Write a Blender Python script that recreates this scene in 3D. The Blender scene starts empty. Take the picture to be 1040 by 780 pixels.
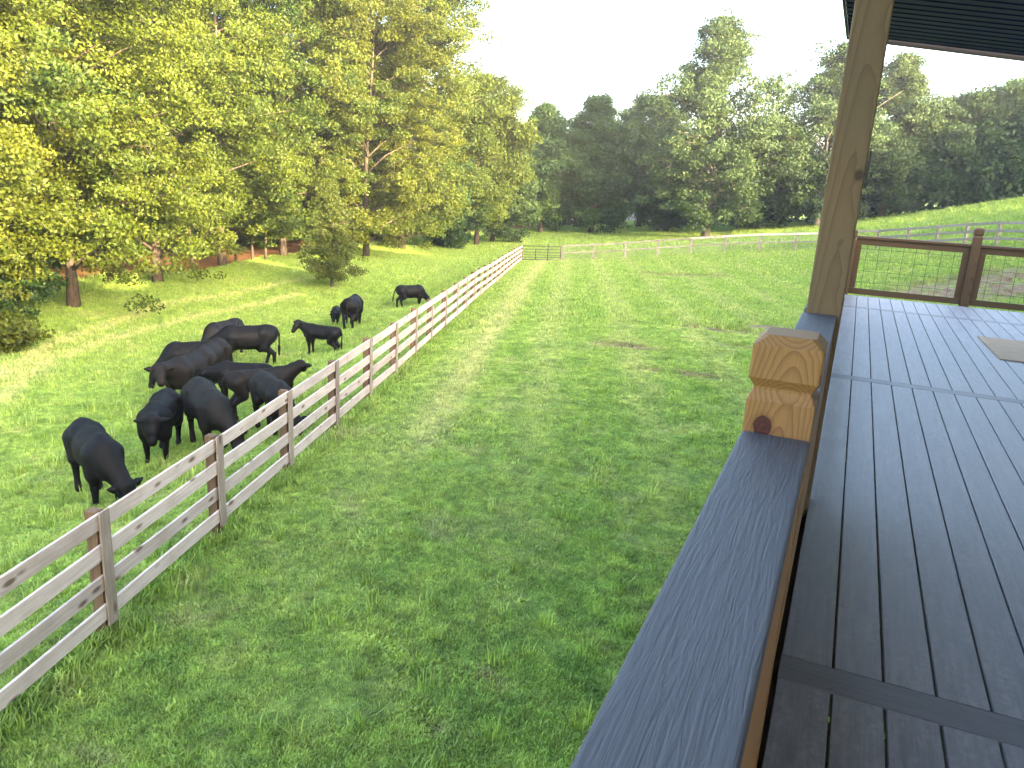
import bpy, bmesh, math, random
import numpy as np
from mathutils import Vector, Matrix

R = math.radians
rng = np.random.default_rng(7)
random.seed(7)
SC = bpy.context.scene
COL = SC.collection

# ------------------------------------------------------------------ camera frame (camera at the origin, +Y along the deck boards)
F, CX, CY = 780.0, 520.0, 390.0
def _ray(u, v):
    r = np.array([u-CX, v-CY, F]); return r/np.linalg.norm(r)
_Y = _ray(877, 196)
_d = _ray(405, 2968); _d = _d-_Y*_d.dot(_Y); _d /= np.linalg.norm(_d)
_Z = -_d; _X = np.cross(_Y, _Z)
M = np.stack([_X, _Y, _Z])
def spot(u, v, D):
    """world point at horizontal distance D in the direction seen at photo pixel (u,v)"""
    r = M @ _ray(u, v); h = math.hypot(r[0], r[1]); return r/h*D
DECK = -1.43
CAP = -0.52

# ------------------------------------------------------------------ helpers
def link(o, parent=None):
    COL.objects.link(o)
    if parent is not None:
        o.parent = parent
    return o
def tag(o, label=None, cat=None, group=None, kind=None):
    if label: o['label'] = label
    if cat: o['category'] = cat
    if group: o['group'] = group
    if kind: o['kind'] = kind
    return o
def thing(name, loc, label, cat, group=None, rz=0.0):
    o = bpy.data.objects.new(name, None); o.empty_display_size = .2
    o.location = loc; o.rotation_euler = (0, 0, rz)
    link(o); return tag(o, label, cat, group)
def np_mesh(name, verts, faces, mat, smooth=False, attrs=None):
    """faces: (n,k) int array, k constant"""
    me = bpy.data.meshes.new(name)
    verts = np.asarray(verts, np.float32); faces = np.asarray(faces, np.int32)
    n, k = faces.shape
    me.vertices.add(len(verts)); me.vertices.foreach_set('co', verts.ravel())
    me.loops.add(n*k); me.loops.foreach_set('vertex_index', faces.ravel())
    me.polygons.add(n)
    me.polygons.foreach_set('loop_start', np.arange(0, n*k, k, dtype=np.int32))
    me.polygons.foreach_set('loop_total', np.full(n, k, np.int32))
    me.polygons.foreach_set('use_smooth', np.full(n, bool(smooth)))
    for an, arr in (attrs or {}).items():
        a = me.attributes.new(an, 'FLOAT', 'POINT'); a.data.foreach_set('value', np.asarray(arr, np.float32))
    me.update(calc_edges=True)
    if mat: me.materials.append(mat)
    return me
def obj(name, me, parent=None, loc=(0, 0, 0)):
    o = bpy.data.objects.new(name, me); o.location = loc
    return link(o, parent)
class MB:
    """collects quads of boxes, prisms and tubes; build() links them as ONE mesh object; coordinates are world, shifted to the parent's base"""
    def __init__(s): s.v = []; s.f = []
    def add(s, vs, fs):
        b = len(s.v); s.v += [tuple(map(float, q)) for q in vs]; s.f += [tuple(b+i for i in q) for q in fs]
    def box(s, a, b):
        x0, y0, z0 = a; x1, y1, z1 = b
        s.add([(x0,y0,z0),(x1,y0,z0),(x1,y1,z0),(x0,y1,z0),(x0,y0,z1),(x1,y0,z1),(x1,y1,z1),(x0,y1,z1)],
              [(0,3,2,1),(4,5,6,7),(0,1,5,4),(1,2,6,5),(2,3,7,6),(3,0,4,7)])
    def bar(s, p, q, w, h, up=(0, 0, 1)):
        """box of width w, height h from p to q"""
        p = Vector(p); q = Vector(q); d = (q-p).normalized(); up = Vector(up)
        sd = d.cross(up).normalized(); u = sd.cross(d)
        vs = []
        for c in (p, q):
            for a, b in ((-1,-1),(1,-1),(1,1),(-1,1)):
                vs.append(c+sd*(a*w/2)+u*(b*h/2))
        s.add(vs, [(0,3,2,1),(4,5,6,7),(0,1,5,4),(1,2,6,5),(2,3,7,6),(3,0,4,7)])
    def rings(s, rs, cap=True):
        n = len(rs[0]); b = len(s.v)
        for r in rs: s.v += [tuple(map(float, q)) for q in r]
        for i in range(len(rs)-1):
            for j in range(n):
                k = (j+1) % n
                s.f.append((b+i*n+j, b+i*n+k, b+(i+1)*n+k, b+(i+1)*n+j))
        if cap:
            s.f.append(tuple(b+j for j in range(n))[::-1]); s.f.append(tuple(b+(len(rs)-1)*n+j for j in range(n)))
    def tube(s, pts, rad, n=7):
        pts = [Vector(p) for p in pts]; rs = []
        for i, p in enumerate(pts):
            d = (pts[min(i+1, len(pts)-1)]-pts[max(i-1, 0)]).normalized()
            a = d.cross(Vector((.31, .95, .1))).normalized()
            if a.length < .1: a = Vector((1, 0, 0))
            c = d.cross(a); r = rad[i] if hasattr(rad, '__len__') else rad
            rs.append([p+a*(r*math.cos(2*math.pi*j/n))+c*(r*math.sin(2*math.pi*j/n)) for j in range(n)])
        s.rings(rs)
    def build(s, name, mat, parent=None, bevel=0, smooth=False, seg=2, origin=None):
        me = bpy.data.meshes.new(name)
        off = Vector(parent.location) if parent is not None else Vector((0, 0, 0))
        if origin is not None: off = Vector(origin)
        me.from_pydata([tuple(Vector(q)-off) for q in s.v], [], s.f); me.update()
        if smooth: me.polygons.foreach_set('use_smooth', np.ones(len(me.polygons), bool))
        me.materials.append(mat)
        o = bpy.data.objects.new(name, me); link(o, parent)
        if origin is not None:
            o.location = Vector(origin)-(Vector(parent.location) if parent is not None else Vector((0, 0, 0)))
        if bevel:
            m = o.modifiers.new('Bevel', 'BEVEL'); m.width = bevel; m.segments = seg; m.limit_method = 'ANGLE'
        return o

# ------------------------------------------------------------------ materials
class NT:
    def __init__(s, name):
        s.m = bpy.data.materials.new(name); s.m.use_nodes = True
        s.t = s.m.node_tree; s.n = s.t.nodes; s.bs = s.n['Principled BSDF']; s.out = s.n['Material Output']
    def N(s, ty, **k):
        n = s.n.new(ty)
        for a, b in k.items(): setattr(n, a, b)
        return n
    def L(s, a, b): s.t.links.new(a, b)
    def val(s, sock, v):
        if isinstance(v, bpy.types.NodeSocket): s.L(v, sock)
        else: sock.default_value = v
    def math(s, op, a, b=None, c=None):
        n = s.N('ShaderNodeMath', operation=op); s.val(n.inputs[0], a)
        if b is not None: s.val(n.inputs[1], b)
        if c is not None: s.val(n.inputs[2], c)
        return n.outputs[0]
    def mapr(s, v, a, b, c=0.0, d=1.0):
        n = s.N('ShaderNodeMapRange'); s.val(n.inputs[0], v)
        for i, x in enumerate((a, b, c, d)): s.val(n.inputs[i+1], x)
        return n.outputs[0]
    def coord(s, kind='Object', scale=(1, 1, 1), loc=None, rnd=False):
        if kind == 'World': o = s.N('ShaderNodeNewGeometry').outputs['Position']
        else: o = s.N('ShaderNodeTexCoord').outputs[kind]
        mp = s.N('ShaderNodeMapping'); s.L(o, mp.inputs[0]); mp.inputs['Scale'].default_value = scale
        if rnd:
            oi = s.N('ShaderNodeObjectInfo'); mm = s.math('MULTIPLY', oi.outputs['Random'], 37.0)
            cb = s.N('ShaderNodeCombineXYZ')
            for i in range(3): s.L(mm, cb.inputs[i])
            s.L(cb.outputs[0], mp.inputs['Location'])
        elif loc: mp.inputs['Location'].default_value = loc
        return mp.outputs[0]
    def noise(s, vec, scale, detail=3, rough=.55, dist=0.0):
        n = s.N('ShaderNodeTexNoise'); s.L(vec, n.inputs['Vector'])
        n.inputs['Scale'].default_value = scale; n.inputs['Detail'].default_value = detail
        n.inputs['Roughness'].default_value = rough; n.inputs['Distortion'].default_value = dist
        return n.outputs[0]
    def mix(s, f, a, b, mode='MIX'):
        n = s.N('ShaderNodeMix', data_type='RGBA', blend_type=mode)
        s.val(n.inputs[0], f)
        for sock, x in ((n.inputs[6], a), (n.inputs[7], b)):
            if isinstance(x, tuple): x = (*x, 1) if len(x) == 3 else x
            s.val(sock, x)
        return n.outputs[2]
    def ramp(s, f, stops):
        n = s.N('ShaderNodeValToRGB'); s.val(n.inputs[0], f); e = n.color_ramp.elements
        while len(e) < len(stops): e.new(.5)
        for el, (p, c) in zip(e, stops): el.position = p; el.color = (*c, 1) if len(c) == 3 else c
        return n.outputs[0]
    def attr(s, name, ty='GEOMETRY'):
        n = s.N('ShaderNodeAttribute', attribute_name=name, attribute_type=ty); return n.outputs['Fac']
    def bump(s, h, strength=.3, dist=.01):
        n = s.N('ShaderNodeBump'); s.L(h, n.inputs['Height']); n.inputs['Strength'].default_value = strength
        n.inputs['Distance'].default_value = dist; s.L(n.outputs[0], s.bs.inputs['Normal'])
    def color(s, c, rough=.7, spec=.3):
        s.val(s.bs.inputs['Base Color'], (*c, 1) if isinstance(c, tuple) and len(c) == 3 else c)
        s.val(s.bs.inputs['Roughness'], rough); s.bs.inputs['Specular IOR Level'].default_value = spec
        return s.m

def leaf_mat(name, dark, light, trans=.4, tint=(1.25, 1.15, .45)):
    t = NT(name)
    tone = t.attr('tone')
    oi = t.N('ShaderNodeObjectInfo').outputs['Random']
    f = t.math('ADD', tone, t.mapr(oi, 0, 1, -.1, .1))
    c = t.ramp(f, [(0.0, dark), (1.0, light)])
    t.color(c, .55, .25)
    tr = t.N('ShaderNodeBsdfTranslucent')
    t.L(t.mix(1.0, c, (*tint, 1), 'MULTIPLY'), tr.inputs[0])
    mx = t.N('ShaderNodeMixShader'); mx.inputs[0].default_value = trans
    t.L(t.bs.outputs[0], mx.inputs[1]); t.L(tr.outputs[0], mx.inputs[2]); t.L(mx.outputs[0], t.out.inputs[0])
    return t.m
LEAF_OAK = leaf_mat('oak_leaf', (.015, .038, .004), (.072, .094, .007), .28)
LEAF_GOLD = leaf_mat('yellowing_leaf', (.022, .042, .003), (.086, .098, .006), .30)
LEAF_DEEP = leaf_mat('deep_green_leaf', (.018, .047, .011), (.050, .090, .019), .28)
LEAF_SYC = leaf_mat('sycamore_leaf', (.020, .046, .014), (.054, .086, .025), .28)
LEAF_CEDAR = leaf_mat('cedar_spray', (.030, .048, .007), (.068, .084, .011), .24)
LEAF_WOODS = leaf_mat('woods_leaf', (.014, .038, .008), (.040, .072, .014), .24)
LEAF_WEED = leaf_mat('weed_leaf', (.046, .076, .006), (.105, .130, .012), .35)

def bark_mat(name, a, b):
    t = NT(name); c = t.coord('Object', (1, 1, .25))
    n = t.noise(c, 9, 5, .65); m = t.mix(t.mapr(n, .3, .7), a, b); t.bump(n, .8, .03)
    return t.color(m, .9, .15)
BARK = bark_mat('grey_brown_bark', (.035, .027, .020), (.105, .082, .062))
BARK_PALE = bark_mat('pale_mottled_bark', (.07, .06, .048), (.22, .20, .165))

def fence_wood(name, a, b, knot=(.10, .055, .03), axis=0):
    t = NT(name)
    sc = [30.0, 30.0, 30.0]; sc[axis] = 1.6
    c = t.coord('Object', tuple(sc), rnd=True)
    g = t.noise(c, 1.0, 4, .6, .6)
    c2 = t.coord('Object', (2.2, 2.2, 2.2), rnd=True)
    big = t.noise(c2, 1.3, 3)
    col = t.mix(t.mapr(g, .3, .72), a, b)
    col = t.mix(t.mapr(big, .45, .75, 0, .45), col, (a[0]*.75, a[1]*.68, a[2]*.62))
    ks = [7.0, 7.0, 7.0]; ks[axis] = 2.6
    vo = t.N('ShaderNodeTexVoronoi'); t.L(t.coord('Object', tuple(ks), rnd=True), vo.inputs['Vector']); vo.inputs['Scale'].default_value = 1.0
    sel = t.math('GREATER_THAN', t.N('ShaderNodeSeparateColor').outputs[0], .35)
    sp = t.n[-1] if False else None
    sepn = [x for x in t.n if x.bl_idname == 'ShaderNodeSeparateColor'][0]; t.L(vo.outputs['Color'], sepn.inputs[0])
    kf = t.math('MULTIPLY', t.mapr(vo.outputs['Distance'], .12, .25, .85, 0.0), sel)
    col = t.mix(kf, col, knot)
    oi = t.N('ShaderNodeObjectInfo').outputs['Random']
    hv = t.N('ShaderNodeHueSaturation'); t.L(col, hv.inputs['Color']); t.L(t.mapr(oi, 0, 1, .82, 1.12), hv.inputs['Value'])
    t.bump(g, .35, .006)
    return t.color(hv.outputs[0], .85, .2)
FENCE = fence_wood('weathered_pine_board', (.39, .315, .265), (.585, .495, .435))
FACE = fence_wood('weathered_face_board', (.21, .162, .125), (.33, .27, .22), axis=2)
FPOST = fence_wood('treated_post_wood', (.095, .056, .030), (.165, .108, .064), axis=2)
GREYRAIL = fence_wood('grey_rail_wood', (.21, .175, .145), (.33, .28, .235))

def pine_mat(name, a, b, deep, knot_at=None, freq=120.0, axis_xy=(0.02, .06), tilt=.14, green=0.0):
    """ring-cut pine: growth rings about a tilted axis through the timber give cathedral grain on the faces"""
    t = NT(name)
    tc = t.N('ShaderNodeTexCoord').outputs['Object']
    dn = t.N('ShaderNodeTexNoise'); t.L(tc, dn.inputs['Vector']); dn.inputs['Scale'].default_value = 6; dn.inputs['Detail'].default_value = 2
    sep = t.N('ShaderNodeSeparateXYZ'); t.L(tc, sep.inputs[0])
    nz = t.mapr(dn.outputs[0], 0, 1, -.026, .026)
    x = t.math('ADD', t.math('SUBTRACT', sep.outputs[0], axis_xy[0]), nz)
    yy = t.math('SUBTRACT', t.math('SUBTRACT', sep.outputs[1], axis_xy[1]), t.math('MULTIPLY', sep.outputs[2], tilt))
    r = t.math('SQRT', t.math('ADD', t.math('MULTIPLY', x, x), t.math('MULTIPLY', yy, yy)))
    r = t.math('ADD', r, t.math('MULTIPLY', nz, .35))
    w = t.math('FRACT', t.math('MULTIPLY', r, freq))
    fine = t.noise(t.coord('Object', (180, 180, 7)), 1.0, 3)
    band = t.math('POWER', w, 3.0)
    col = t.mix(band, a, b)
    col = t.mix(t.mapr(fine, .45, .8, 0, .35), col, deep)
    if green: col = t.mix(t.mapr(t.noise(t.coord('Object', (3, 3, 1)), 2.0, 3), .35, .65, 0, green), col, (.090, .076, .040))
    if knot_at:
        vs = t.N('ShaderNodeVectorMath', operation='SUBTRACT'); t.L(tc, vs.inputs[0]); vs.inputs[1].default_value = knot_at[:3]
        vm = t.N('ShaderNodeVectorMath', operation='MULTIPLY'); t.L(vs.outputs[0], vm.inputs[0]); vm.inputs[1].default_value = (1.25, .5, 1)
        ln = t.N('ShaderNodeVectorMath', operation='LENGTH'); t.L(vm.outputs[0], ln.inputs[0])
        dd = t.math('ADD', ln.outputs['Value'], t.mapr(t.noise(tc, 60, 2), 0, 1, -.004, .004))
        kr = knot_at[3]
        col = t.mix(t.mapr(dd, kr, kr*1.7, .55, 0), col, (.12, .05, .016) if knot_at[2] < 1 else (.05, .03, .016))
        col = t.mix(t.mapr(dd, kr*.92, kr, 1 if knot_at[2] < 1 else .75, 0), col, t.mix(t.mapr(t.noise(tc, 130, 3), .35, .65), (.030, .009, .007), (.085, .022, .015)) if knot_at[2] < 1 else (.035, .022, .013))
        if knot_at[2] < 1: col = t.mix(t.math('MULTIPLY', t.mapr(dd, kr*.8, kr*.95, 0, 1), t.mapr(dd, kr*.95, kr*1.12, 1, 0)), col, (.035, .012, .010))
    t.bump(fine, .2, .0006)
    return t.color(col, .62, .3)

def composite(name, base, axis=1, dusty=.25, grain=.4, wavy=False, rough=.5):
    t = NT(name)
    sc = [70.0, 70.0, 70.0]; sc[axis] = 2.2
    c = t.coord('Object', tuple(sc))
    g = t.noise(c, 1.0, 5, .65, .4)
    tone = t.attr('tone')
    col = t.mix(t.mapr(g, .3, .7), tuple(x*.78 for x in base), tuple(x*1.22 for x in base))
    sh = t.N('ShaderNodeCombineXYZ'); t.L(t.math('MULTIPLY', tone, 41.0), sh.inputs[axis])
    va = t.N('ShaderNodeVectorMath', operation='ADD'); t.L(t.N('ShaderNodeTexCoord').outputs['Object'], va.inputs[0]); t.L(sh.outputs[0], va.inputs[1])
    mp2 = t.N('ShaderNodeMapping'); t.L(va.outputs[0], mp2.inputs[0]); ds = [14.0, 14.0, 14.0]; ds[axis] = 2.4; mp2.inputs['Scale'].default_value = ds
    d = t.noise(mp2.outputs[0], 1.0, 6, .72)
    sp = t.noise(t.coord('Object', (38, 38, 20)), 1.0, 4, .8)
    dust = t.math('MULTIPLY', t.mapr(d, .40, .66, 0, 1), t.mapr(sp, .35, .65, .15, 1.0))
    col = t.mix(t.math('MULTIPLY', dust, dusty), col, (.33, .325, .33))
    vsp = t.N('ShaderNodeTexVoronoi'); t.L(t.coord('Object', (7, 7, 7)), vsp.inputs['Vector']); vsp.inputs['Scale'].default_value = 1.0
    col = t.mix(t.mapr(vsp.outputs['Distance'], .015, .035, .8, 0), col, (.030, .022, .016))
    hv = t.N('ShaderNodeHueSaturation'); t.L(col, hv.inputs['Color']); t.L(t.mapr(tone, 0, 1, .88, 1.12), hv.inputs['Value'])
    if wavy:
        wv = t.noise(t.coord('Object', (95, 5.5, 95)), 1.0, 4, .6, 1.2)
        h = t.math('ADD', t.mapr(wv, .38, .62), t.math('MULTIPLY', g, .4)); t.bump(h, .6, .001)
        rough = t.mapr(g, .3, .7, rough-.06, rough+.1)
    else:
        t.bump(g, grain, .002); rough = t.mapr(d, .3, .7, rough, rough+.15)
    return t.color(hv.outputs[0], rough, .5)
CAPMAT = composite('grey_composite_cap', (.064, .064, .072), 1, .05, .4, True, .6)
BOARD = composite('grey_composite_decking', (.152, .149, .166), 1, .8, .35, False, .47)
BORDER = composite('grey_composite_border', (.108, .106, .119), 0, .15, .35, False, .5)
NEWEL = pine_mat('honey_pine', (.235, .128, .044), (.150, .068, .020), (.12, .055, .02), (-.030, -.0715,   .078, .0235), 140, (.008, -.036), .17)
POSTWOOD = pine_mat('treated_pine_post', (.155, .098, .048), (.098, .058, .027), (.085, .056, .032), (.050, -.072, 1.50, .0205), 75, (.015, -.02), .035, .38)
RAILWOOD = pine_mat('treated_rail_wood', (.085, .050, .025), (.058, .033, .017), (.052, .030, .016), None, 90, (.02, .2), .0)
def plain(name, c, rough=.6, spec=.4, metal=0, nz=0.25, sc=8):
    t = NT(name); n = t.noise(t.coord('Object'), sc, 4)
    t.bs.inputs['Metallic'].default_value = metal
    return t.color(t.mix(t.mapr(n, .3, .7), tuple(x*(1-nz) for x in c), tuple(x*(1+nz) for x in c)), rough, spec)
DARKWOOD = plain('dark_joist_wood', (.09, .06, .035), .8)  # even dark brown wood for joists and rafter
ROOFMET = plain('dark_ribbed_metal', (.010, .012, .075), .6, .15, .5, .3, .15)
TRIMMET = plain('brown_edge_trim', (.009, .007, .007), .5)
WIRE = plain('black_wire', (.03, .03, .03), .5)
GALV = plain('galvanised_wire', (.34, .35, .34), .5, .5, .4)
GATEMET = plain('dark_gate_tube', (.045, .040, .036), .5)
CARD = plain('brown_cardboard', (.33, .235, .155), .8, .2, 0, .1)
SIDING = plain('pale_siding', (.62, .62, .60), .7)
SHINGLE = plain('grey_shingle', (.12, .11, .11), .85)
BARNWALL = plain('weathered_grey_barn_wall', (.42, .42, .43), .8)

def cow_mat(name, a, b, ridge):
    t = NT(name); c = t.coord('Object')
    n = t.noise(c, 3.0, 4); fine = t.noise(t.coord('Object', (60, 60, 25)), 1.0, 3)
    col = t.mix(t.mapr(n, .35, .7), a, b); col = t.mix(t.mapr(fine, .4, .8, 0, .4), col, ridge)
    if ridge[0] > .012:
        vo = t.N('ShaderNodeTexVoronoi'); t.L(t.coord('Object', (16, 16, 16)), vo.inputs['Vector']); vo.inputs['Scale'].default_value = 1
        sp = t.N('ShaderNodeSeparateXYZ'); t.L(t.N('ShaderNodeTexCoord').outputs['Object'], sp.inputs[0])
        col = t.mix(t.math('MULTIPLY', t.mapr(vo.outputs['Distance'], .12, .22, .8, 0), t.mapr(sp.outputs[2], 1.22, 1.3)), col, (.05, .047, .045))
    t.bump(t.math('ADD', fine, t.math('MULTIPLY', n, 2.0)), .35, .012); t.bs.inputs['Sheen Weight'].default_value = 0; t.bs.inputs['Sheen Roughness'].default_value = .45
    t.bs.inputs['Sheen Tint'].default_value = (.5, .55, .7, 1)
    return t.color(col, .62, .14)
COAT_BLACK = cow_mat('black_coat', (.0016, .0015, .0018), (.0026, .0024, .0028), (.0042, .0038, .0040))
COAT_BROWN = cow_mat('brown_black_coat', (.0034, .0026, .0023), (.0070, .0050, .0040), (.011, .0085, .0070))
COAT_GREY = cow_mat('dusty_black_coat', (.0022, .0020, .0022), (.0085, .0075, .0070), (.016, .0145, .014))

# ------------------------------------------------------------------ terrain
fence_px = [((103,515),(107,645)),((223,440),(220,543)),((292,395),(290.3,482)),((341.5,365),(337.7,439.2)),((376,343),(372,406.7)),((401,327),(398.5,382)),((421.7,313),(418.8,361)),((437,303.5),(435,345.4)),((451,294.2),(449.6,332.7)),((461.5,287),(461.5,322)),((471.5,280.8),(471.2,310)),((479,275.6),(479,302)),((486,271.7),(486,295))]
HF = 1.37
FP = []                                                     # board fence post feet, 2.2 m apart
D = 7.65; P = None
for top, base in fence_px:
    r = M @ _ray(*base); u = np.array([r[0], r[1]])/math.hypot(r[0], r[1])
    if P is not None:
        b = u @ P; D = b+math.sqrt(b*b-(P @ P-2.2*2.2))
    P = u*D
    rt = M @ _ray(*top); z = rt[2]/math.hypot(rt[0], rt[1])*D-HF
    FP.append((P[0], P[1], z))
ctrl = [(p[0], p[1], p[2]) for p in FP]
def cp(u, v, D): ctrl.append(tuple(spot(u, v, D)))
CORNER = spot(528.5, 266.5, 60.0)
ctrl.append(tuple(CORNER))
for _a in (.12, .25, .4, .55, .7, .85): ctrl.append(tuple(np.array(FP[-1])*(1-_a)+CORNER*_a))
ctrl += [(-4, 3, -4.55), (-1, 6, -4.55), (2, 3, -4.4), (-5, -4, -4.6), (3, 14, -4.35), (-3, 14, -4.5), (4, -8, -4.4), (12, 0, -4.0), (-9, 0, -4.9), (-20, 0, -6.1)]
cp(75, 312, 38); cp(230, 271, 54); cp(300, 261, 62); cp(337, 292, 44.5); cp(400, 258, 70); cp(430, 249, 80); cp(500, 239, 92); cp(600, 236, 98); cp(105, 510, 13); cp(20, 420, 20); cp(180, 425, 18.5)
cp(262, 378, 24); cp(357, 334, 31); cp(418, 314, 39.5); cp(325, 363, 26)
cp(571, 266, 61); cp(667, 261, 60); cp(764, 256, 59); cp(889, 254, 57.5); cp(934, 252, 55); cp(1019, 250, 49.5)
cp(1040, 205, 88); cp(970, 216, 88); cp(890, 229, 88); cp(830, 237, 82); cp(720, 241, 88); cp(660, 238, 95)
ctrl += [(3, 33, -4.1), (-6, 33, -4.65), (-2, 46, -4.45), (9, 40, -2.6), (20, 30, -1.0), (30, 60, 2.0), (40, 20, 2.5), (35, 95, 2.5), (60, 60, 5.0), (30, -10, -1.0), (60, -10, 2.0),
         (-60, 40, -7.8), (-70, 90, -7.6), (-45, 10, -7.2), (-50, -15, -7.2), (-30, 140, -6.0), (10, 140, -3.0), (60, 130, 3.0), (-90, 140, -7.0), (-20, -40, -5.0), (40, -50, -1.0), (110, 40, 6.0), (-110, 20, -7.5)]
CT = np.array(ctrl)
def _k(r2): return np.where(r2 > 0, .5*r2*np.log(r2+1e-9), 0.0)/100.0
def _fit():
    A = CT[:, :2]; n = len(A)
    K = _k(((A[:, None]-A[None])**2).sum(-1))+np.eye(n)*.03
    Pm = np.c_[np.ones(n), A]
    S = np.zeros((n+3, n+3)); S[:n, :n] = K; S[:n, n:] = Pm; S[n:, :n] = Pm.T
    return np.linalg.solve(S, np.r_[CT[:, 2], 0, 0, 0])
_W = _fit()
def tza(x, y):
    x = np.asarray(x, float); y = np.asarray(y, float); s = x.shape
    q = np.stack([np.clip(x, -115, 115).ravel(), np.clip(y, -55, 145).ravel()], 1)
    o = np.zeros(len(q)); A = CT[:, :2]; n = len(A)
    for i in range(0, len(q), 20000):
        p = q[i:i+20000]; o[i:i+20000] = _k(((p[:, None]-A[None])**2).sum(-1)) @ _W[:n]+_W[n]+p @ _W[n+1:]
    return o.reshape(s)
def tz(x, y): return float(tza(np.array([x]), np.array([y]))[0])
# rest of the board fence to the gate corner
x0, y0, _z = FP[-1]
nseg = max(1, round(math.hypot(CORNER[0]-x0, CORNER[1]-y0)/2.25))
for i in range(1, nseg+1):
    a = i/nseg; x = x0+(CORNER[0]-x0)*a; y = y0+(CORNER[1]-y0)*a
    FP.append((x, y, tz(x, y)))
d0 = np.array(FP[0])-np.array(FP[1]); FP.insert(0, tuple(np.array(FP[0])+d0)); FP.insert(0, tuple(np.array(FP[0])+d0))
FP = [np.array(p) for p in FP]
FXY = np.array([p[:2] for p in FP])
def fence_x(y): return np.interp(y, FXY[:, 1], FXY[:, 0])

def edge_x(y):  # woodland edge on the left
    return np.interp(y, [-40, 8, 16, 22, 36, 46, 64, 82, 100], [-33, -32.5, -33, -34.5, -40, -44, -46, -45, -37])
PATHS = [[(-20, 395, 20), (50, 352, 26), (171, 309, 34), (275, 291, 40), (330, 282, 44)], [(-20, 420, 18), (50, 366, 24), (119, 344, 27), (200, 322, 31), (300, 300, 37)]]
def polyd(x, y, pts):
    d = np.full(x.shape, 1e9)
    for (ax, ay), (bx, by) in zip(pts[:-1], pts[1:]):
        dx, dy = bx-ax, by-ay; t = np.clip(((x-ax)*dx+(y-ay)*dy)/(dx*dx+dy*dy), 0, 1)
        d = np.minimum(d, np.hypot(x-ax-t*dx, y-ay-t*dy))
    return d
def ground_hit(u, v):
    r = M @ _ray(u, v); lo, hi = 2.0, 140.0
    h = math.hypot(r[0], r[1]); k = r/h
    Ds = np.concatenate([np.arange(3, 40, .03), np.arange(40, 140, .1)])
    below = k[2]*Ds < tza(k[0]*Ds, k[1]*Ds); D = Ds[np.argmax(below)] if below.any() else 140.0
    return (k[0]*D, k[1]*D)
TRACKS = [[ground_hit(u, v) for u, v, _ in p] for p in PATHS]
DIRT = [(690, 280, 2.3, .9), (735, 336, 1.0, .45), (710, 382, .6, .3), (640, 352, .8, .4), (775, 333, .8, .4), (660, 376, .4, .25), (1000, 292, 3.0, 2.6), (1040, 285, 3.0, 3.0), (955, 296, 1.6, 1.0), (450, 745, .16, .12), (500, 690, .15, .1), (745, 352, .5, .3)]
DIRT = [(*ground_hit(u, v), a, b) for u, v, a, b in DIRT]
def masks(x, y):
    side = x-fence_x(y)                                    # >0: lawn side
    infield = (y > -6) & (y < 60) & (side > 0)
    sl_ = x-(FXY[4, 0]+(CORNER[0]-FXY[4, 0])*(y-FXY[4, 1])/(CORNER[1]-FXY[4, 1]))
    st = .5+.5*np.sin((sl_-1.0)*2*math.pi/2.3)
    mow = np.where(infield, .5+(st-.5)*np.clip((y-4)/14, 0, 1)*.42*np.clip(1.3-side/22, .0, 1), .5)
    mow = np.where(infield, np.maximum(mow, .95*np.exp(-((side-1.9)/.75)**2)*np.clip((y-6)/6, 0, 1)), mow)
    mow = np.where((side < 0) & (y < 52), .18, mow)
    for t in TRACKS: mow = np.maximum(mow, .5+.45*np.exp(-(polyd(x, y, t)/.32)**2))
    mow = np.where(infield & (np.abs(side) < .35), .35, mow)
    dirt = np.zeros_like(x)
    for px, py, a, b in DIRT:
        dirt = np.maximum(dirt, np.clip(1.9-1.3*np.hypot((x-px)/a, (y-py)/b), 0, 1))
    lit = np.clip((edge_x(y)+np.interp(y, [30, 36, 50, 60], [0, 3.5, 3.5, 0])-x+.6)/1.4, 0, 1)
    return mow, dirt, lit
def axis_lines(lo, hi, step, far):
    a = list(np.arange(lo, hi+1e-6, step)); s = step; p = hi; up = []
    while p < far: s *= 1.35; p += s; up.append(p)
    s = step; p = lo; dn = []
    while p > -far: s *= 1.35; p -= s; dn.append(p)
    return np.array(dn[::-1]+a+up)
gx = axis_lines(-48, 20, .33, 700); gy = axis_lines(-8, 100, .4, 900)
GX, GY = np.meshgrid(gx, gy, indexing='ij')
GZ = tza(GX, GY)+.035*np.sin(GX*1.7+np.sin(GY*.9)*2)*np.sin(GY*1.3+GX*.4)
mow, dirt, lit = masks(GX, GY)
nx, ny = GX.shape
idx = np.arange(nx*ny).reshape(nx, ny)
gf = np.stack([idx[:-1, :-1], idx[1:, :-1], idx[1:, 1:], idx[:-1, 1:]], -1).reshape(-1, 4)

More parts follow.
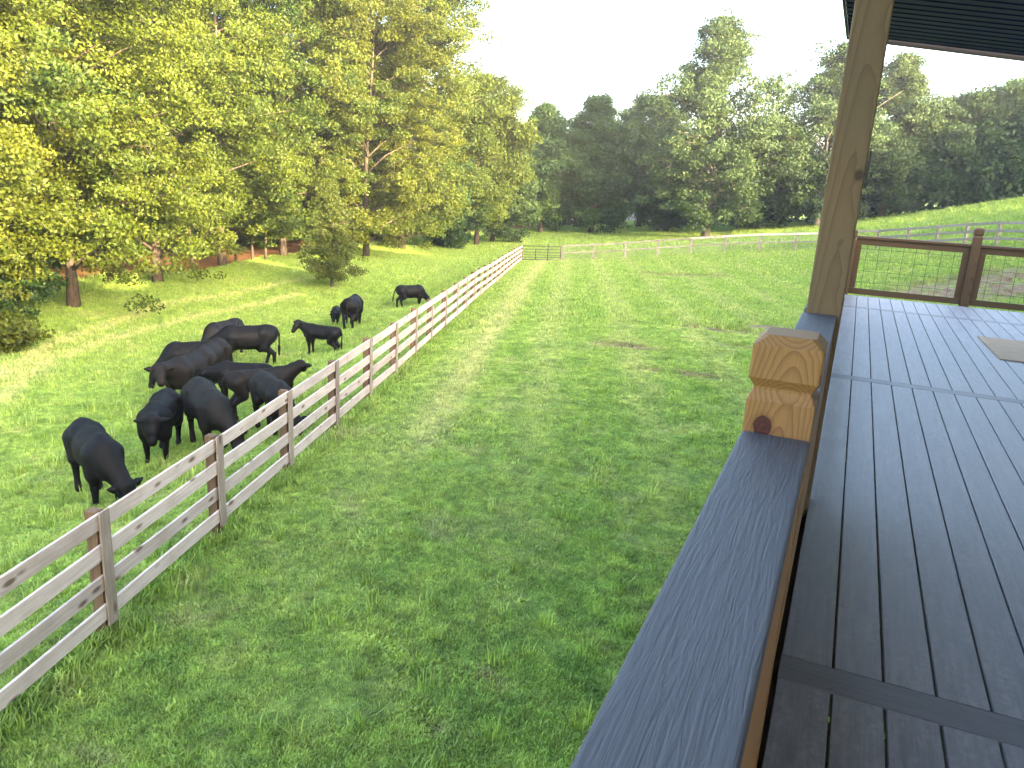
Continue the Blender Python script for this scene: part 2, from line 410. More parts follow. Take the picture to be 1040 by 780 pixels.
def grass_color(t, mow, dirt, lit, bright=1.0):
    w = t.coord('World')
    a = t.noise(w, .35, 4, .6); b = t.noise(w, 1.5, 4, .65); c = t.noise(w, 9.0, 3, .6)
    B = lambda c: tuple(x*bright*1.33 for x in c)
    col = t.mix(t.mapr(b, .32, .68), B((.110, .190, .024)), B((.170, .255, .040)))
    col = t.mix(t.mapr(a, .42, .68, 0, .6), col, B((.205, .270, .052)))
    col = t.mix(t.mapr(c, .45, .75, 0, .5), col, B((.080, .150, .024)))
    dry = t.noise(w, .8, 5, .7, .5)
    col = t.mix(t.mapr(dry, .54, .74, 0, .6), col, B((.27, .255, .120)))
    pale = t.math('MULTIPLY', t.mapr(mow, .5, 1.0, 0, .85), t.mapr(b, .2, .6, .45, 1))
    col = t.mix(pale, col, B((.30, .30, .125)))
    col = t.mix(t.mapr(mow, .5, .05, 0, .45), col, B((.088, .152, .024)))
    dm = t.math('MULTIPLY', dirt, t.mapr(t.noise(w, 1.6, 5, .7), .36, .54))
    col = t.mix(dm, col, t.mix(b, (.135, .090, .058), (.25, .175, .125)))
    k1 = t.noise(w, 5.5, 4, .7); k2 = t.noise(w, 2.2, 3, .6)
    hv0 = t.N('ShaderNodeHueSaturation'); t.L(col, hv0.inputs['Color']); hv0.inputs['Saturation'].default_value = .94
    t.L(t.math('MULTIPLY', t.mapr(k1, .3, .7, .62, 1.42), t.mapr(k2, .3, .7, .82, 1.18)), hv0.inputs['Value'])
    t.L(t.mapr(k2, .3, .7, .508, .482), hv0.inputs['Hue']); col = hv0.outputs[0]
    col = t.mix(lit, col, t.mix(t.mapr(c, .3, .7), (.15, .072, .030), (.32, .165, .07)))
    return col
t = NT('lawn_ground')
col = grass_color(t, t.attr('mow'), t.attr('dirt'), t.attr('litter'), .85)
w = t.coord('World'); t.bump(t.math('ADD', t.noise(w, 22, 3), t.noise(w, 70, 2)), .9, .06)
GROUND = t.color(col, .95, .1)
ground = obj('ground', np_mesh('ground', np.stack([GX, GY, GZ], -1).reshape(-1, 3), gf, GROUND, True, {'mow': mow.ravel(), 'dirt': dirt.ravel(), 'litter': lit.ravel()}))
tag(ground, kind='structure')

# ------------------------------------------------------------------ grass: tufts instanced over the lawn and meadow (one uncountable mass)
def blade_mat():
    t = NT('grass_blade')
    col = grass_color(t, t.attr('mow', 'INSTANCER'), t.attr('dirt', 'INSTANCER'), t.attr('litter', 'INSTANCER'), 1.0)
    tone = t.attr('tone')
    hv = t.N('ShaderNodeHueSaturation'); t.L(col, hv.inputs['Color']); t.L(t.mapr(tone, 0, 1, .72, 1.6), hv.inputs['Value'])
    t.color(hv.outputs[0], .5, .3)
    tr = t.N('ShaderNodeBsdfTranslucent'); t.L(t.mix(1.0, hv.outputs[0], (1.2, 1.15, .6, 1), 'MULTIPLY'), tr.inputs[0])
    mx = t.N('ShaderNodeMixShader'); mx.inputs[0].default_value = .35
    t.L(t.bs.outputs[0], mx.inputs[1]); t.L(tr.outputs[0], mx.inputs[2]); t.L(mx.outputs[0], t.out.inputs[0])
    return t.m
BLADE = blade_mat()
tufts = bpy.data.collections.new('grass_tufts')
def tuft(n, rad, h0, h1, wid, seed, clover=0):
    g = np.random.default_rng(seed); V = []; Fa = []; T = []
    for i in range(n):
        a = g.uniform(0, 2*math.pi); r = rad*math.sqrt(g.uniform()); x, y = r*math.cos(a), r*math.sin(a)
        h = g.uniform(h0, h1); b = g.uniform(0, 2*math.pi); ln = g.uniform(.2, .9)*h; wd = wid*g.uniform(.7, 1.3)
        dx, dy = math.cos(b), math.sin(b); sx, sy = -dy*wd/2, dx*wd/2
        k = len(V)
        V += [(x-sx, y-sy, -.02), (x+sx, y+sy, -.02), (x+sx*.9+dx*ln*.35, y+sy*.9+dy*ln*.35, h*.65), (x-sx*.9+dx*ln*.35, y-sy*.9+dy*ln*.35, h*.65), (x+sx*.15+dx*ln, y+sy*.15+dy*ln, h), (x-sx*.15+dx*ln, y-sy*.15+dy*ln, h)]
        Fa += [(k, k+1, k+2, k+3), (k+3, k+2, k+4, k+5)]; T += [g.uniform(.1, .9)]*6
    for i in range(clover):
        a = g.uniform(0, 2*math.pi); r = rad*math.sqrt(g.uniform()); x, y = r*math.cos(a), r*math.sin(a); h = g.uniform(h0*.6, h1*.7)
        tn = g.uniform(.4, .9)
        for j in range(3):
            b = a+j*2.094; dx, dy = math.cos(b), math.sin(b); s = .011; k = len(V)
            V += [(x, y, h), (x+dx*s-dy*s*.7, y+dy*s+dx*s*.7, h+.003), (x+dx*s*1.9, y+dy*s*1.9, h-.001), (x+dx*s+dy*s*.7, y+dy*s-dx*s*.7, h+.003)]
            Fa += [(k, k+1, k+2, k+3)]; T += [tn]*4
    return np_mesh('grass_tuft', V, Fa, BLADE, False, {'tone': T})
for i, a in enumerate([(110, .17, .012, .036, .009, 1), (110, .17, .015, .042, .010, 2), (70, .16, .012, .030, .009, 3, 60), (90, .15, .02, .058, .009, 4), (46, .30, .07, .17, .018, 5), (46, .30, .06, .14, .02, 6), (50, .28, .15, .42, .02, 7), (34, .13, .03, .07, .026, 8), (26, .10, .10, .24, .012, 9)]):
    tufts.objects.link(bpy.data.objects.new('grass_tuft', tuft(*a)))
def scatter():
    pts = []; ids = []; sc = []
    def area(n, d0, d1, a0, a1, kinds, s0, s1, keep=None):
        az = rng.uniform(R(a0), R(a1), n); Dd = np.sqrt(rng.uniform(d0*d0, d1*d1, n))
        x = Dd*np.sin(az); y = Dd*np.cos(az); ok = np.ones(n, bool)
        ok &= ~((x > -.3) & (y < 12.6) & (y > -20))           # under the deck
        _, dr, li = masks(x, y); ok &= rng.uniform(0, 1, n) > np.clip(dr*1.1, 0, .93); ok &= li < .5
        if keep is not None: ok &= keep(x, y)
        x, y = x[ok], y[ok]; pts.append(np.c_[x, y]); ids.append(rng.choice(kinds, len(x))); sc.append(rng.uniform(s0, s1, len(x)))
    area(30000, 4, 12, -85, 12, [0, 1, 2, 3, 1], .75, 1.25)
    area(36000, 12, 24, -72, 8, [0, 1, 2, 3, 1], .9, 1.5)
    area(30000, 24, 45, -68, 16, [4, 5, 5, 1, 3], .6, 1.1)
    area(26000, 45, 75, -66, 18, [4, 5], .8, 1.4)
    area(14000, 72, 112, -64, 20, [4, 5], 1.1, 2.0)
    area(5200, 4, 26, -85, 12, [7], .6, 1.3, lambda x, y: np.sin(x*1.9+np.sin(y*1.3)*2)+np.sin(y*1.6+x*.7) > .5)
    area(1500, 4, 26, -85, 12, [8], .5, 1.0)
    tt = rng.uniform(0, FP[-1][1], 3800); q = np.c_[fence_x(tt)+rng.normal(0, .13, len(tt)), tt]; pts.append(q); ids.append(rng.choice([8, 4, 3], len(tt))); sc.append(rng.uniform(.6, 1.15, len(tt)))
    far = lambda x, y: (y > 61) | ((x > 7) & (y > 52))
    area(9000, 56, 110, -8, 18, [6], .7, 1.5, lambda x, y: far(x, y))
    area(1500, 10, 60, -68, -24, [6], .4, .8, lambda x, y: x < fence_x(y)-.2)
    area(2600, 24, 72, -68, -24, [6], .7, 1.3, lambda x, y: (x < edge_x(y)+2.6) & (x > edge_x(y)-.5))
    p = np.concatenate(pts); i = np.concatenate(ids); s = np.concatenate(sc)
    z = tza(p[:, 0], p[:, 1])
    v = np.c_[p, z]; n = len(v); m, d, l = masks(p[:, 0], p[:, 1])
    me = bpy.data.meshes.new('grass'); me.vertices.add(n); me.vertices.foreach_set('co', v.astype(np.float32).ravel())
    for nm, arr in (('mow', m), ('dirt', d), ('litter', l*.0), ('scl', s), ('rotz', rng.uniform(0, 6.28, n))):
        me.attributes.new(nm, 'FLOAT', 'POINT').data.foreach_set('value', arr.astype(np.float32))
    me.attributes.new('pick', 'INT', 'POINT').data.foreach_set('value', i.astype(np.int32))
    return me
grass = obj('grass', scatter()); tag(grass, 'short mown green grass covering lawn and pasture', 'grass', kind='stuff')
ng = bpy.data.node_groups.new('grass_scatter', 'GeometryNodeTree')
ng.interface.new_socket('Geometry', in_out='INPUT', socket_type='NodeSocketGeometry'); ng.interface.new_socket('Geometry', in_out='OUTPUT', socket_type='NodeSocketGeometry')
gi = ng.nodes.new('NodeGroupInput'); go = ng.nodes.new('NodeGroupOutput'); iop = ng.nodes.new('GeometryNodeInstanceOnPoints')
ci = ng.nodes.new('GeometryNodeCollectionInfo'); ci.inputs['Collection'].default_value = tufts; ci.inputs['Separate Children'].default_value = True; ci.inputs['Reset Children'].default_value = True
def nattr(nm, ty):
    a = ng.nodes.new('GeometryNodeInputNamedAttribute'); a.data_type = ty; a.inputs[0].default_value = nm; return a.outputs[0]
cb = ng.nodes.new('ShaderNodeCombineXYZ'); ng.links.new(nattr('rotz', 'FLOAT'), cb.inputs[2])
ng.links.new(gi.outputs[0], iop.inputs['Points']); ng.links.new(ci.outputs[0], iop.inputs['Instance']); iop.inputs['Pick Instance'].default_value = True
ng.links.new(nattr('pick', 'INT'), iop.inputs['Instance Index']); ng.links.new(cb.outputs[0], iop.inputs['Rotation']); ng.links.new(nattr('scl', 'FLOAT'), iop.inputs['Scale'])
ng.links.new(iop.outputs[0], go.inputs[0])
grass.modifiers.new('grass_scatter', 'NODES').node_group = ng

# ------------------------------------------------------------------ foliage
def leaf_quads(c, out, size, tone, flat=.5, asp=.55):
    """rhombic leaves at centres c, loosely facing up and out"""
    n = len(c)
    nrm = rng.normal(size=(n, 3))*.75+out*.55+np.array([0, 0, flat]); nrm /= np.linalg.norm(nrm, axis=1)[:, None]+1e-9
    a = np.cross(nrm, rng.normal(size=(n, 3))); a /= np.linalg.norm(a, axis=1)[:, None]+1e-9
    b = np.cross(nrm, a); s = (size*rng.uniform(.65, 1.35, n))[:, None]
    v = np.stack([c-a*s*.5, c+b*s*asp*.5-nrm*s*.06, c+a*s*.5, c-b*s*asp*.5-nrm*s*.06], 1).reshape(-1, 3)
    return v, np.arange(n*4).reshape(-1, 4), np.repeat(tone, 4)
def prof_round(t): return math.sqrt(max(0, 1-(2*t-.85)**2/1.35)) if t < 1 else 0
def prof_tall(t): return max(.12, (1-t**2.4)*(.72+.5*min(1, t*3)))*.92
def prof_open(t): return max(.10, (1-t**1.7)*(.55+.9*min(1, t*2.2)))*.8
def prof_cone(t): return max(.05, 1-t)*(.5+.5*min(1, t*6))
def grow(H, W, cb, prof, limbs, clumps, leaves, size, seed, lean=(0, 0), droop=.15, tone0=.5, trunk_r=.25, crad=.5, skirt=0.0, bare=0, flat=.5):
    """returns trunk MB and crown arrays (base at origin)"""
    g = np.random.default_rng(seed); mb = MB()
    tr = []; ph = g.uniform(0, 6.28)
    for i in range(9):
        a = i/8; tr.append((lean[0]*a+math.sin(a*5+ph)*.018*H*a, lean[1]*a+math.cos(a*4+ph)*.018*H*a, -.15+a*H*.94))
    mb.tube(tr, [trunk_r*(1.35 if i == 0 else 1)*(1-.93*(i/8)**.85) for i in range(9)], 9)
    trv = np.array(tr)
    C = []; T = []; RR = []
    for L in range(limbs):
        t = (L+g.uniform(.1, .9))/limbs; h = cb+(H*.97-cb)*t
        az = L*2.39996+g.uniform(-.5, .5); ln = W/2*prof(t)*g.uniform(.72, 1.16)
        k = min(.98, max(.02, h/(H*.94))); bi = k*8; i0 = int(bi); base = trv[i0]*(1-(bi-i0))+trv[min(8, i0+1)]*(bi-i0)
        rise = ln*g.uniform(.1, .45)*(1-.3*t); start = base-np.array([0, 0, min(ln*.35, base[2]*.4)])
        d = np.array([math.cos(az), math.sin(az), 0])
        pts = []
        for j in range(6):
            a = j/5; pts.append(start+d*ln*a+np.array([0, 0, (rise+ln*.35)*a**.8-droop*ln*a*a*1.2])+g.normal(0, .02*ln, 3)*(a > 0))
        r0 = trunk_r*.42*(1-.75*t)*min(1, ln/3+.3)
        mb.tube(pts, [max(.012, r0*(1-.85*j/5)) for j in range(6)], 5)
        pts = np.array(pts); ltone = tone0+g.normal(0, .10)
        nC = max(3, int(clumps*(.45+.75*ln/(W/2))))
        for c in range(nC):
            a = g.uniform(.30, 1.05)**.8; q = min(4.999, a*5); j = int(q); p = pts[j]*(1-(q-j))+pts[j+1]*(q-j) if a < 1 else pts[5]+(pts[5]-pts[4])*(a-1)*5
            sp = .10*W*(.45+.6*a)*.55
            p = p+g.normal(0, 1, 3)*np.array([sp, sp, sp*.75])
            if skirt and g.uniform() < skirt: p[2] -= g.uniform(0, cb*.8)
            if p[2] < .25: p[2] = .25+g.uniform(0, .4)
            C.append(p); T.append(ltone+g.normal(0, .12)); RR.append(crad*g.uniform(.55, 1.35))
        for s in range(3):     # twigs that show
            a = g.uniform(.4, .9); q = a*5; j = min(4, int(q)); p = pts[j]; e = p+d*g.uniform(.2, .5)*ln*.5+g.normal(0, .12*ln, 3)
            mb.tube([p, (p+e)/2+g.normal(0, .03*ln, 3), e], [max(.01, r0*.3), max(.008, r0*.2), .006], 4)
    for b in range(bare):
        az = g.uniform(0, 6.28); h = H*g.uniform(.3, .8); k = h/(H*.94)*8; i0 = min(7, int(k)); base = trv[i0]; ln = W*.5*g.uniform(.5, .95)
        e = base+np.array([math.cos(az)*ln, math.sin(az)*ln, ln*.7]); mb.tube([base, (base+e)/2+g.normal(0, .2, 3), e], [trunk_r*.3, trunk_r*.18, .02], 5)
    C = np.array(C); T = np.array(T); RR = np.array(RR); n = len(C)
    cnt = np.maximum(4, (leaves*(RR/crad)**2)).astype(int)
    rep = np.repeat(np.arange(n), cnt); m = len(rep)
    off = rng.normal(size=(m, 3)); off /= np.linalg.norm(off, axis=1)[:, None]; off *= (rng.uniform(0, 1, m)**.45)[:, None]
    pos = C[rep]+off*RR[rep][:, None]*np.array([1.15, 1.15, .62])
    pos[:, 2] -= (off[:, 0]**2+off[:, 1]**2)*RR[rep]*.25
    out = pos-np.array([lean[0]*.6, lean[1]*.6, H*.55]); out /= np.linalg.norm(out, axis=1)[:, None]+1e-9
    tone = np.clip(T[rep]+rng.normal(0, .13, m), 0, 1)
    pos[:, 2] = np.maximum(pos[:, 2], .12)
    return mb, leaf_quads(pos, out, size, tone, flat)
def plant_tree(name, u, v, D, v_top, W, cb, label, leaf, prof=prof_round, bark=None, u_top=None, group=None, cat='tree', crown_u=None, H=None, **kw):
    b = spot(u, v, D); base = Vector((b[0], b[1], tz(b[0], b[1])))
    top = spot(u_top if u_top is not None else u, v_top, D)
    H = H or top[2]-base.z
    lean = (0, 0)
    if crown_u is not None:
        c = spot(crown_u, v_top*.5+v*.5, D); lean = (c[0]-b[0], c[1]-b[1])
    root = thing(name, base, label, cat, group)
    mb, (V, Fq, T) = grow(H, W, cb, prof, lean=lean, **kw)
    o = mb.build('trunk', bark or BARK, None, smooth=True); o.parent = root
    obj('crown', np_mesh('crown', V, Fq, leaf, False, {'tone': T}), root)
    return root
LG = 'trees along the left woodland edge'; BG = 'trees beyond the far fence'
near = dict(limbs=38, clumps=28, leaves=135, size=.165, crad=.60, trunk_r=.24)
plant_tree('oak_tree', 75, 311, 38, -150, 14, 2.6, 'oak with its bare lower trunk showing, nearest the cows on the left', LEAF_OAK, prof_round, group=LG, seed=11, **{**near, 'limbs': 40, 'clumps': 26, 'trunk_r': .23, 'skirt': .12, 'tone0': .62})
plant_tree('oak_tree', -55, 332, 35, -140, 12.5, 1.6, 'yellowing oak cut off by the left edge of the photo', LEAF_GOLD, prof_round, group=LG, seed=12, **{**near, 'skirt': .2, 'tone0': .6})
plant_tree('oak_tree', 160, 286, 46, -150, 13, 1.8, 'leafy tree just right of the bare oak trunk, hanging over leaf litter', LEAF_OAK, prof_round, group=LG, seed=13, **{**near, 'skirt': .1, 'tone0': .6})
plant_tree('oak_tree', 226, 272, 54, -190, 14, 1.8, 'tall darker tree standing over the orange leaf litter', LEAF_OAK, prof_tall, group=LG, seed=14, **{**near, 'limbs': 44, 'skirt': .3, 'tone0': .45, 'size': .185})
plant_tree('oak_tree', 288, 264, 62, -190, 15.5, 2.0, 'tall tree rising behind the small cedar', LEAF_OAK, prof_tall, group=LG, seed=15, **{**near, 'limbs': 44, 'skirt': .35, 'tone0': .5, 'size': .19})
plant_tree('maple_tree', 372, 262, 64, -40, 15, 1.4, 'broad sunlit yellow green tree with lowest boughs near the ground', LEAF_GOLD, prof_round, group=LG, seed=16, crown_u=374, **{**near, 'limbs': 42, 'skirt': .3, 'tone0': .55, 'size': .185})
plant_tree('poplar_tree', 408, 250, 75, -120, 16, 4.0, 'tallest tree at the forest corner, its top above the frame', LEAF_OAK, prof_round, group=LG, seed=17, bare=0, **{**near, 'limbs': 62, 'clumps': 32, 'skirt': .25, 'tone0': .5, 'size': .21, 'crad': .95, 'trunk_r': .3})
plant_tree('oak_tree', 484, 246, 80, 66, 9.6, 3.0, 'tree ending the left woodland with its crown against the sky', LEAF_OAK, prof_round, group=LG, seed=18, **{**near, 'limbs': 34, 'tone0': .5, 'size': .22, 'crad': .9, 'clumps': 32})
plant_tree('maple_tree', 500, 244, 84, 128, 8.2, 1.5, 'short rounded green tree at the end of the left woodland', LEAF_SYC, prof_round, group=LG, seed=19, **{**near, 'limbs': 30, 'tone0': .55, 'size': .23, 'skirt': .3})
plant_tree('oak_tree', 330, 258, 72, -150, 15, 5.0, 'tall crown filling the gap behind the broad sunlit yellow green tree', LEAF_OAK, prof_round, group=LG, seed=22, **{**near, 'limbs': 44, 'tone0': .42, 'size': .23, 'crad': .75})
plant_tree('elm_tree', 452, 249, 77, 150, 7.0, 1.2, 'shaded dark tree under the tall corner crown', LEAF_DEEP, prof_round, group=LG, seed=20, **{**near, 'limbs': 26, 'tone0': .35, 'size': .23, 'skirt': .3})
plant_tree('cedar_tree', 337, 291, 44.5, 176, 4.0, .5, 'small olive green cedar standing alone in the pasture', LEAF_CEDAR, prof_cone, group=None, seed=21, limbs=70, clumps=9, leaves=60, size=.11, crad=.28, trunk_r=.08, droop=.1, tone0=.5, flat=.1)
far = dict(limbs=40, clumps=26, leaves=95, size=.29, crad=.85, trunk_r=.3)
plant_tree('elm_tree', 549, 238, 96, 97, 8.5, 1.5, 'narrow dark tree beside the left woodland gap', LEAF_DEEP, prof_tall, group=BG, seed=31, **{**far, 'skirt': .3, 'tone0': .45})
plant_tree('elm_tree', 600, 238, 97, 88, 10, 1.5, 'broad dark tree with a sunlit top behind the metal gate', LEAF_DEEP, prof_tall, group=BG, seed=32, **{**far, 'skirt': .3, 'tone0': .5})
plant_tree('poplar_tree', 648, 236, 108, 90, 9, 7.0, 'tree with a golden lit top above the pale barn', LEAF_SYC, prof_round, group=BG, seed=33, **{**far, 'tone0': .6})
plant_tree('sycamore_tree', 716, 241, 87, 8, 18.5, 2.6, 'tall airy sycamore rising highest in front of the sky', LEAF_SYC, prof_open, BARK_PALE, group=BG, seed=34, bare=3, **{**far, 'limbs': 46, 'clumps': 26, 'tone0': .5, 'size': .29, 'trunk_r': .38, 'skirt': .3})
plant_tree('sycamore_tree', 828, 234, 93, 34, 15.5, 2.0, 'open grey green sycamore partly behind the porch post', LEAF_SYC, prof_open, BARK_PALE, group=BG, seed=35, bare=2, **{**far, 'limbs': 44, 'clumps': 24, 'tone0': .45, 'skirt': .3})
plant_tree('poplar_tree', 893, 226, 99, 46, 10.0, 2.0, 'yellow topped tree just right of the porch post', LEAF_SYC, prof_tall, group=BG, seed=36, **{**far, 'tone0': .6, 'skirt': .2})
plant_tree('maple_tree', 958, 218, 101, 88, 11.5, 2.0, 'rounded tree on the crest right of the yellow topped tree', LEAF_SYC, prof_round, group=BG, seed=37, bare=2, **{**far, 'tone0': .5, 'skirt': .3})
plant_tree('maple_tree', 1012, 210, 104, 78, 11.5, 2.0, 'rounded tree above the far deck post', LEAF_DEEP, prof_round, group=BG, seed=38, **{**far, 'tone0': .7, 'skirt': .3})
plant_tree('maple_tree', 1066, 206, 101, 84, 11.5, 2.0, 'tree cut off by the right edge below the roof', LEAF_DEEP, prof_round, group=BG, seed=39, **{**far, 'tone0': .5, 'skirt': .3})
plant_tree('elm_tree', 768, 240, 95, 120, 9.5, 1.2, 'low dark tree between the two sycamores', LEAF_DEEP, prof_round, group=BG, seed=40, **{**far, 'tone0': .4, 'skirt': .3})
plant_tree('elm_tree', 676, 239, 99, 128, 7.5, 1.6, 'low green tree left of the tallest sycamore', LEAF_SYC, prof_round, group=BG, seed=41, **{**far, 'tone0': .5, 'skirt': .3})
# shrubs
def shrub(u, v, D, W, H, label, leaf, seed, n=60, size=.2, tone0=.5):
    return plant_tree('shrub', u, v, D, 0, W, .3, label, leaf, prof_round, cat='shrub', H=H, seed=seed, limbs=16, clumps=10, leaves=n, size=size, crad=.4, trunk_r=.05, skirt=.6, tone0=tone0)
shrub(8, 318, 36, 4.2, 3.0, 'dense dark shrub beside the oak trunk at the left edge', LEAF_DEEP, 51)
shrub(-5, 345, 30, 2.4, 1.5, 'yellow green bush low at the left edge', LEAF_GOLD, 52, 50, .17, .6)
# slim stems inside the left woodland
sg = 'slim trunks at the woodland edge'
for i, (u, v, D, hh, lab) in enumerate([(112, 290, 45, 5, 'slim trunk between oak and leaf litter'), (196, 279, 52, 6, 'slim pale trunk left on the leaf litter'), (240, 272, 56, 5, 'short leaning trunk lit orange by the sun'), (257, 269, 58, 6, 'pair mate trunk lit at the litter edge'), (270, 268, 59, 7, 'straight slim trunk nearest the small cedar')]):
    b = spot(u, v, D); root = thing('young_tree', (b[0], b[1], tz(b[0], b[1])), lab, 'tree', sg)
    mb, (V, Fq, T) = grow(hh+3, 3.2, hh*.65, prof_round, limbs=9, clumps=8, leaves=40, size=.22, seed=70+i, trunk_r=.10, crad=.4, tone0=.45)
    o = mb.build('trunk', BARK, None, smooth=True); o.parent = root; obj('crown', np_mesh('crown', V, Fq, LEAF_OAK, False, {'tone': T}), root)

def woods(name, label, bands, mat, size):
    """the deep wood behind the edge trees: crowns one could not count, as one mass"""
    Vs = []; Fs = []; Ts = []; k = 0
    for (n, xf, yf, h0, h1, per, rad) in bands:
        for i in range(n):
            a = rng.uniform(); x, y = xf(a), yf(a); z0 = tz(x, y); H = rng.uniform(h0, h1)
            m = per; w = rng.uniform(.8, 1.2)*rad
            th = rng.uniform(0, 6.28, m); hh = rng.uniform(0, 1, m)**.8; rr = w*np.sqrt(np.clip(1-(hh*1.25-.35)**2, .04, 1))*rng.uniform(.55, 1.05, m)
            lump = np.sin(th*3+hh*9+i)*.16+1
            p = np.c_[x+np.cos(th)*rr*lump, y+np.sin(th)*rr*lump, z0+.2+hh*H]
            out = np.c_[np.cos(th), np.sin(th), hh-.3]
            tn = np.clip(.45+.2*np.sin(th*4+hh*13+i*2)+rng.normal(0, .15, m), 0, 1)
            v, f, t = leaf_quads(p, out, size, tn); Vs.append(v); Fs.append(f+k); Ts.append(t); k += len(v)
    o = obj(name, np_mesh(name, np.concatenate(Vs), np.concatenate(Fs), mat, False, {'tone': np.concatenate(Ts)}))
    return tag(o, label, 'woods', kind='stuff')
def lerp(pts): return lambda a: float(np.interp(a, np.linspace(0, 1, len(pts)), pts))
jit = lambda f, s: (lambda a: f(a)+rng.normal(0, s))
ey = lerp([2, 20, 40, 60, 85])
woods('woodland', 'deep mass of dark green woods behind the left edge trees', [
    (26, lambda a: edge_x(ey(a))-7-rng.uniform(0, 5), ey, 15, 21, 1900, 3.8),
    (46, lambda a: edge_x(ey(a))-4.5-rng.uniform(0, 3), lambda a: (lambda y: y if not 33 < y < 50 else y-17*(y < 41)+11*(y >= 41))(ey(a)), 2.0, 5.0, 900, 1.7),
    (26, lambda a: edge_x(ey(a))-16-rng.uniform(0, 8), ey, 22, 30, 2000, 4.8)], LEAF_WOODS, .48)
bx = lerp([-48, -30, -12, 8, 30])
woods('woodland', 'far dark belt of woods behind the trees beyond the fence', [
    (14, jit(lerp([-50, -37]), 1), jit(lerp([98, 112]), 3), 12, 15, 1500, 4.0),
    (30, jit(lerp([-30, -12, 8, 34]), 2), jit(lerp([116, 112, 113, 112]), 5), 9, 12, 1400, 4.4),
    (12, jit(lerp([-10, 26]), 2), jit(lerp([101, 104]), 2), 6, 9, 1300, 3.6)], LEAF_WOODS, .55)
woods('woodland', 'unseen woods on the right hillside, added to shade the lawn', [  # out-of-view trees added to keep the low sun off the lawn
    (26, jit(lerp([16.5, 17.5, 22, 30]), 1.0), jit(lerp([3, 13, 36, 62]), 1.2), 7.0, 9.0, 4200, 3.6),
    (14, jit(lerp([26, 36, 44]), 2), jit(lerp([6, 30, 60]), 3), 6.0, 8.2, 2300, 4.0),
    (10, jit(lerp([34, 46]), 2), jit(lerp([70, 100]), 3), 9, 12, 1500, 4.4)], LEAF_WOODS, .6)

# ------------------------------------------------------------------ pale barn glimpsed between the far trees
b = spot(640, 222, 128); bz = tz(b[0], b[1]); barn = thing('barn', (b[0], b[1], bz), 'pale grey barn glimpsed between the far trees', 'barn', rz=.25)
m = MB(); m.box((-4.5, 0, -.5), (4.5, 7, 3.6)); o = m.build('wall', BARNWALL, None); o.parent = barn
m = MB(); m.add([(-4.9, -.4, 3.5), (4.9, -.4, 3.5), (4.9, 7.4, 3.5), (-4.9, 7.4, 3.5), (-4.9, 3.5, 5.6), (4.9, 3.5, 5.6)], [(0, 1, 5, 4), (3, 4, 5, 2), (0, 4, 3), (1, 2, 5), (0, 3, 2, 1)])
o = m.build('roof', SHINGLE, None); o.parent = barn

# ------------------------------------------------------------------ fences
def fence_frame(pts, i):
    a = pts[max(0, i-1)]; b = pts[min(len(pts)-1, i+1)]; d = (b-a)[:2]; d = d/np.linalg.norm(d); return d, np.array([d[1], -d[0]])
def local_bar(name, mat, parent, p, q, w, h, bevel=.004, up=(0, 0, 1)):
    """a board with its own axes: local x runs along the board"""
    p = Vector(p); q = Vector(q); d = q-p; L = d.length; x = d.normalized(); s = Vector(up).cross(x).normalized(); z = x.cross(s)
    m = MB(); n = 4
    rs = []
    for i in range(n+1):
        a = i/n*L; j = random.uniform(-.004, .004)
        rs.append([(a, -w/2+j, -h/2), (a, w/2+j, -h/2), (a, w/2+j, h/2+j*.5), (a, -w/2+j, h/2+j*.5)])
    m.rings([r[::-1] for r in rs])
    me_o = m.build(name, mat, None, bevel=bevel, seg=1)
    me_o.parent = parent
    mat4 = Matrix((x, s, z)).transposed().to_4x4(); mat4.translation = p-Vector(parent.location)
    me_o.matrix_basis = mat4
    return me_o
def upright(name, mat, parent, p, d, w, t, z0, z1, lean, grand=None):
    """a vertical timber: local z along it, local x along the fence"""
    m = MB(); k = lean
    for a in (0,):
        m.add([(-w/2, -t/2, z0), (w/2, -t/2, z0), (w/2, t/2, z0), (-w/2, t/2, z0), (-w/2+k, -t/2, z1), (w/2+k, -t/2, z1), (w/2+k, t/2, z1), (-w/2+k, t/2, z1)],
              [(0,3,2,1),(4,5,6,7),(0,1,5,4),(1,2,6,5),(2,3,7,6),(3,0,4,7)])
    o = m.build(name, mat, None, bevel=.004, seg=1); o.parent = parent
    W = Matrix.Rotation(math.atan2(d[1], d[0]), 4, 'Z'); W.translation = Vector(p)
    if grand is None: o.matrix_basis = Matrix.Translation(-Vector(parent.location)) @ W
    else: o.matrix_basis = (Matrix.Translation(Vector(grand.location)) @ parent.matrix_basis).inverted() @ W
    return o
pts = FP
fence = thing('board_fence', tuple(pts[3]), 'long pale four board wooden fence running between lawn and cattle', 'fence')
for i, p in enumerate(pts):
    d, nrm = fence_frame(pts, i)
    j = random.uniform(-.012, .012)
    post = upright('post', FPOST, fence, p, d, .115, .115, -.25, HF-.012+random.uniform(-.012, .012), j)
    fo = .0575+.033+.012
    upright('face_board', FACE, post, (p[0]+nrm[0]*fo, p[1]+nrm[1]*fo, p[2]), d, .145, .022, .17, HF-.01, j, fence)
HB = .162
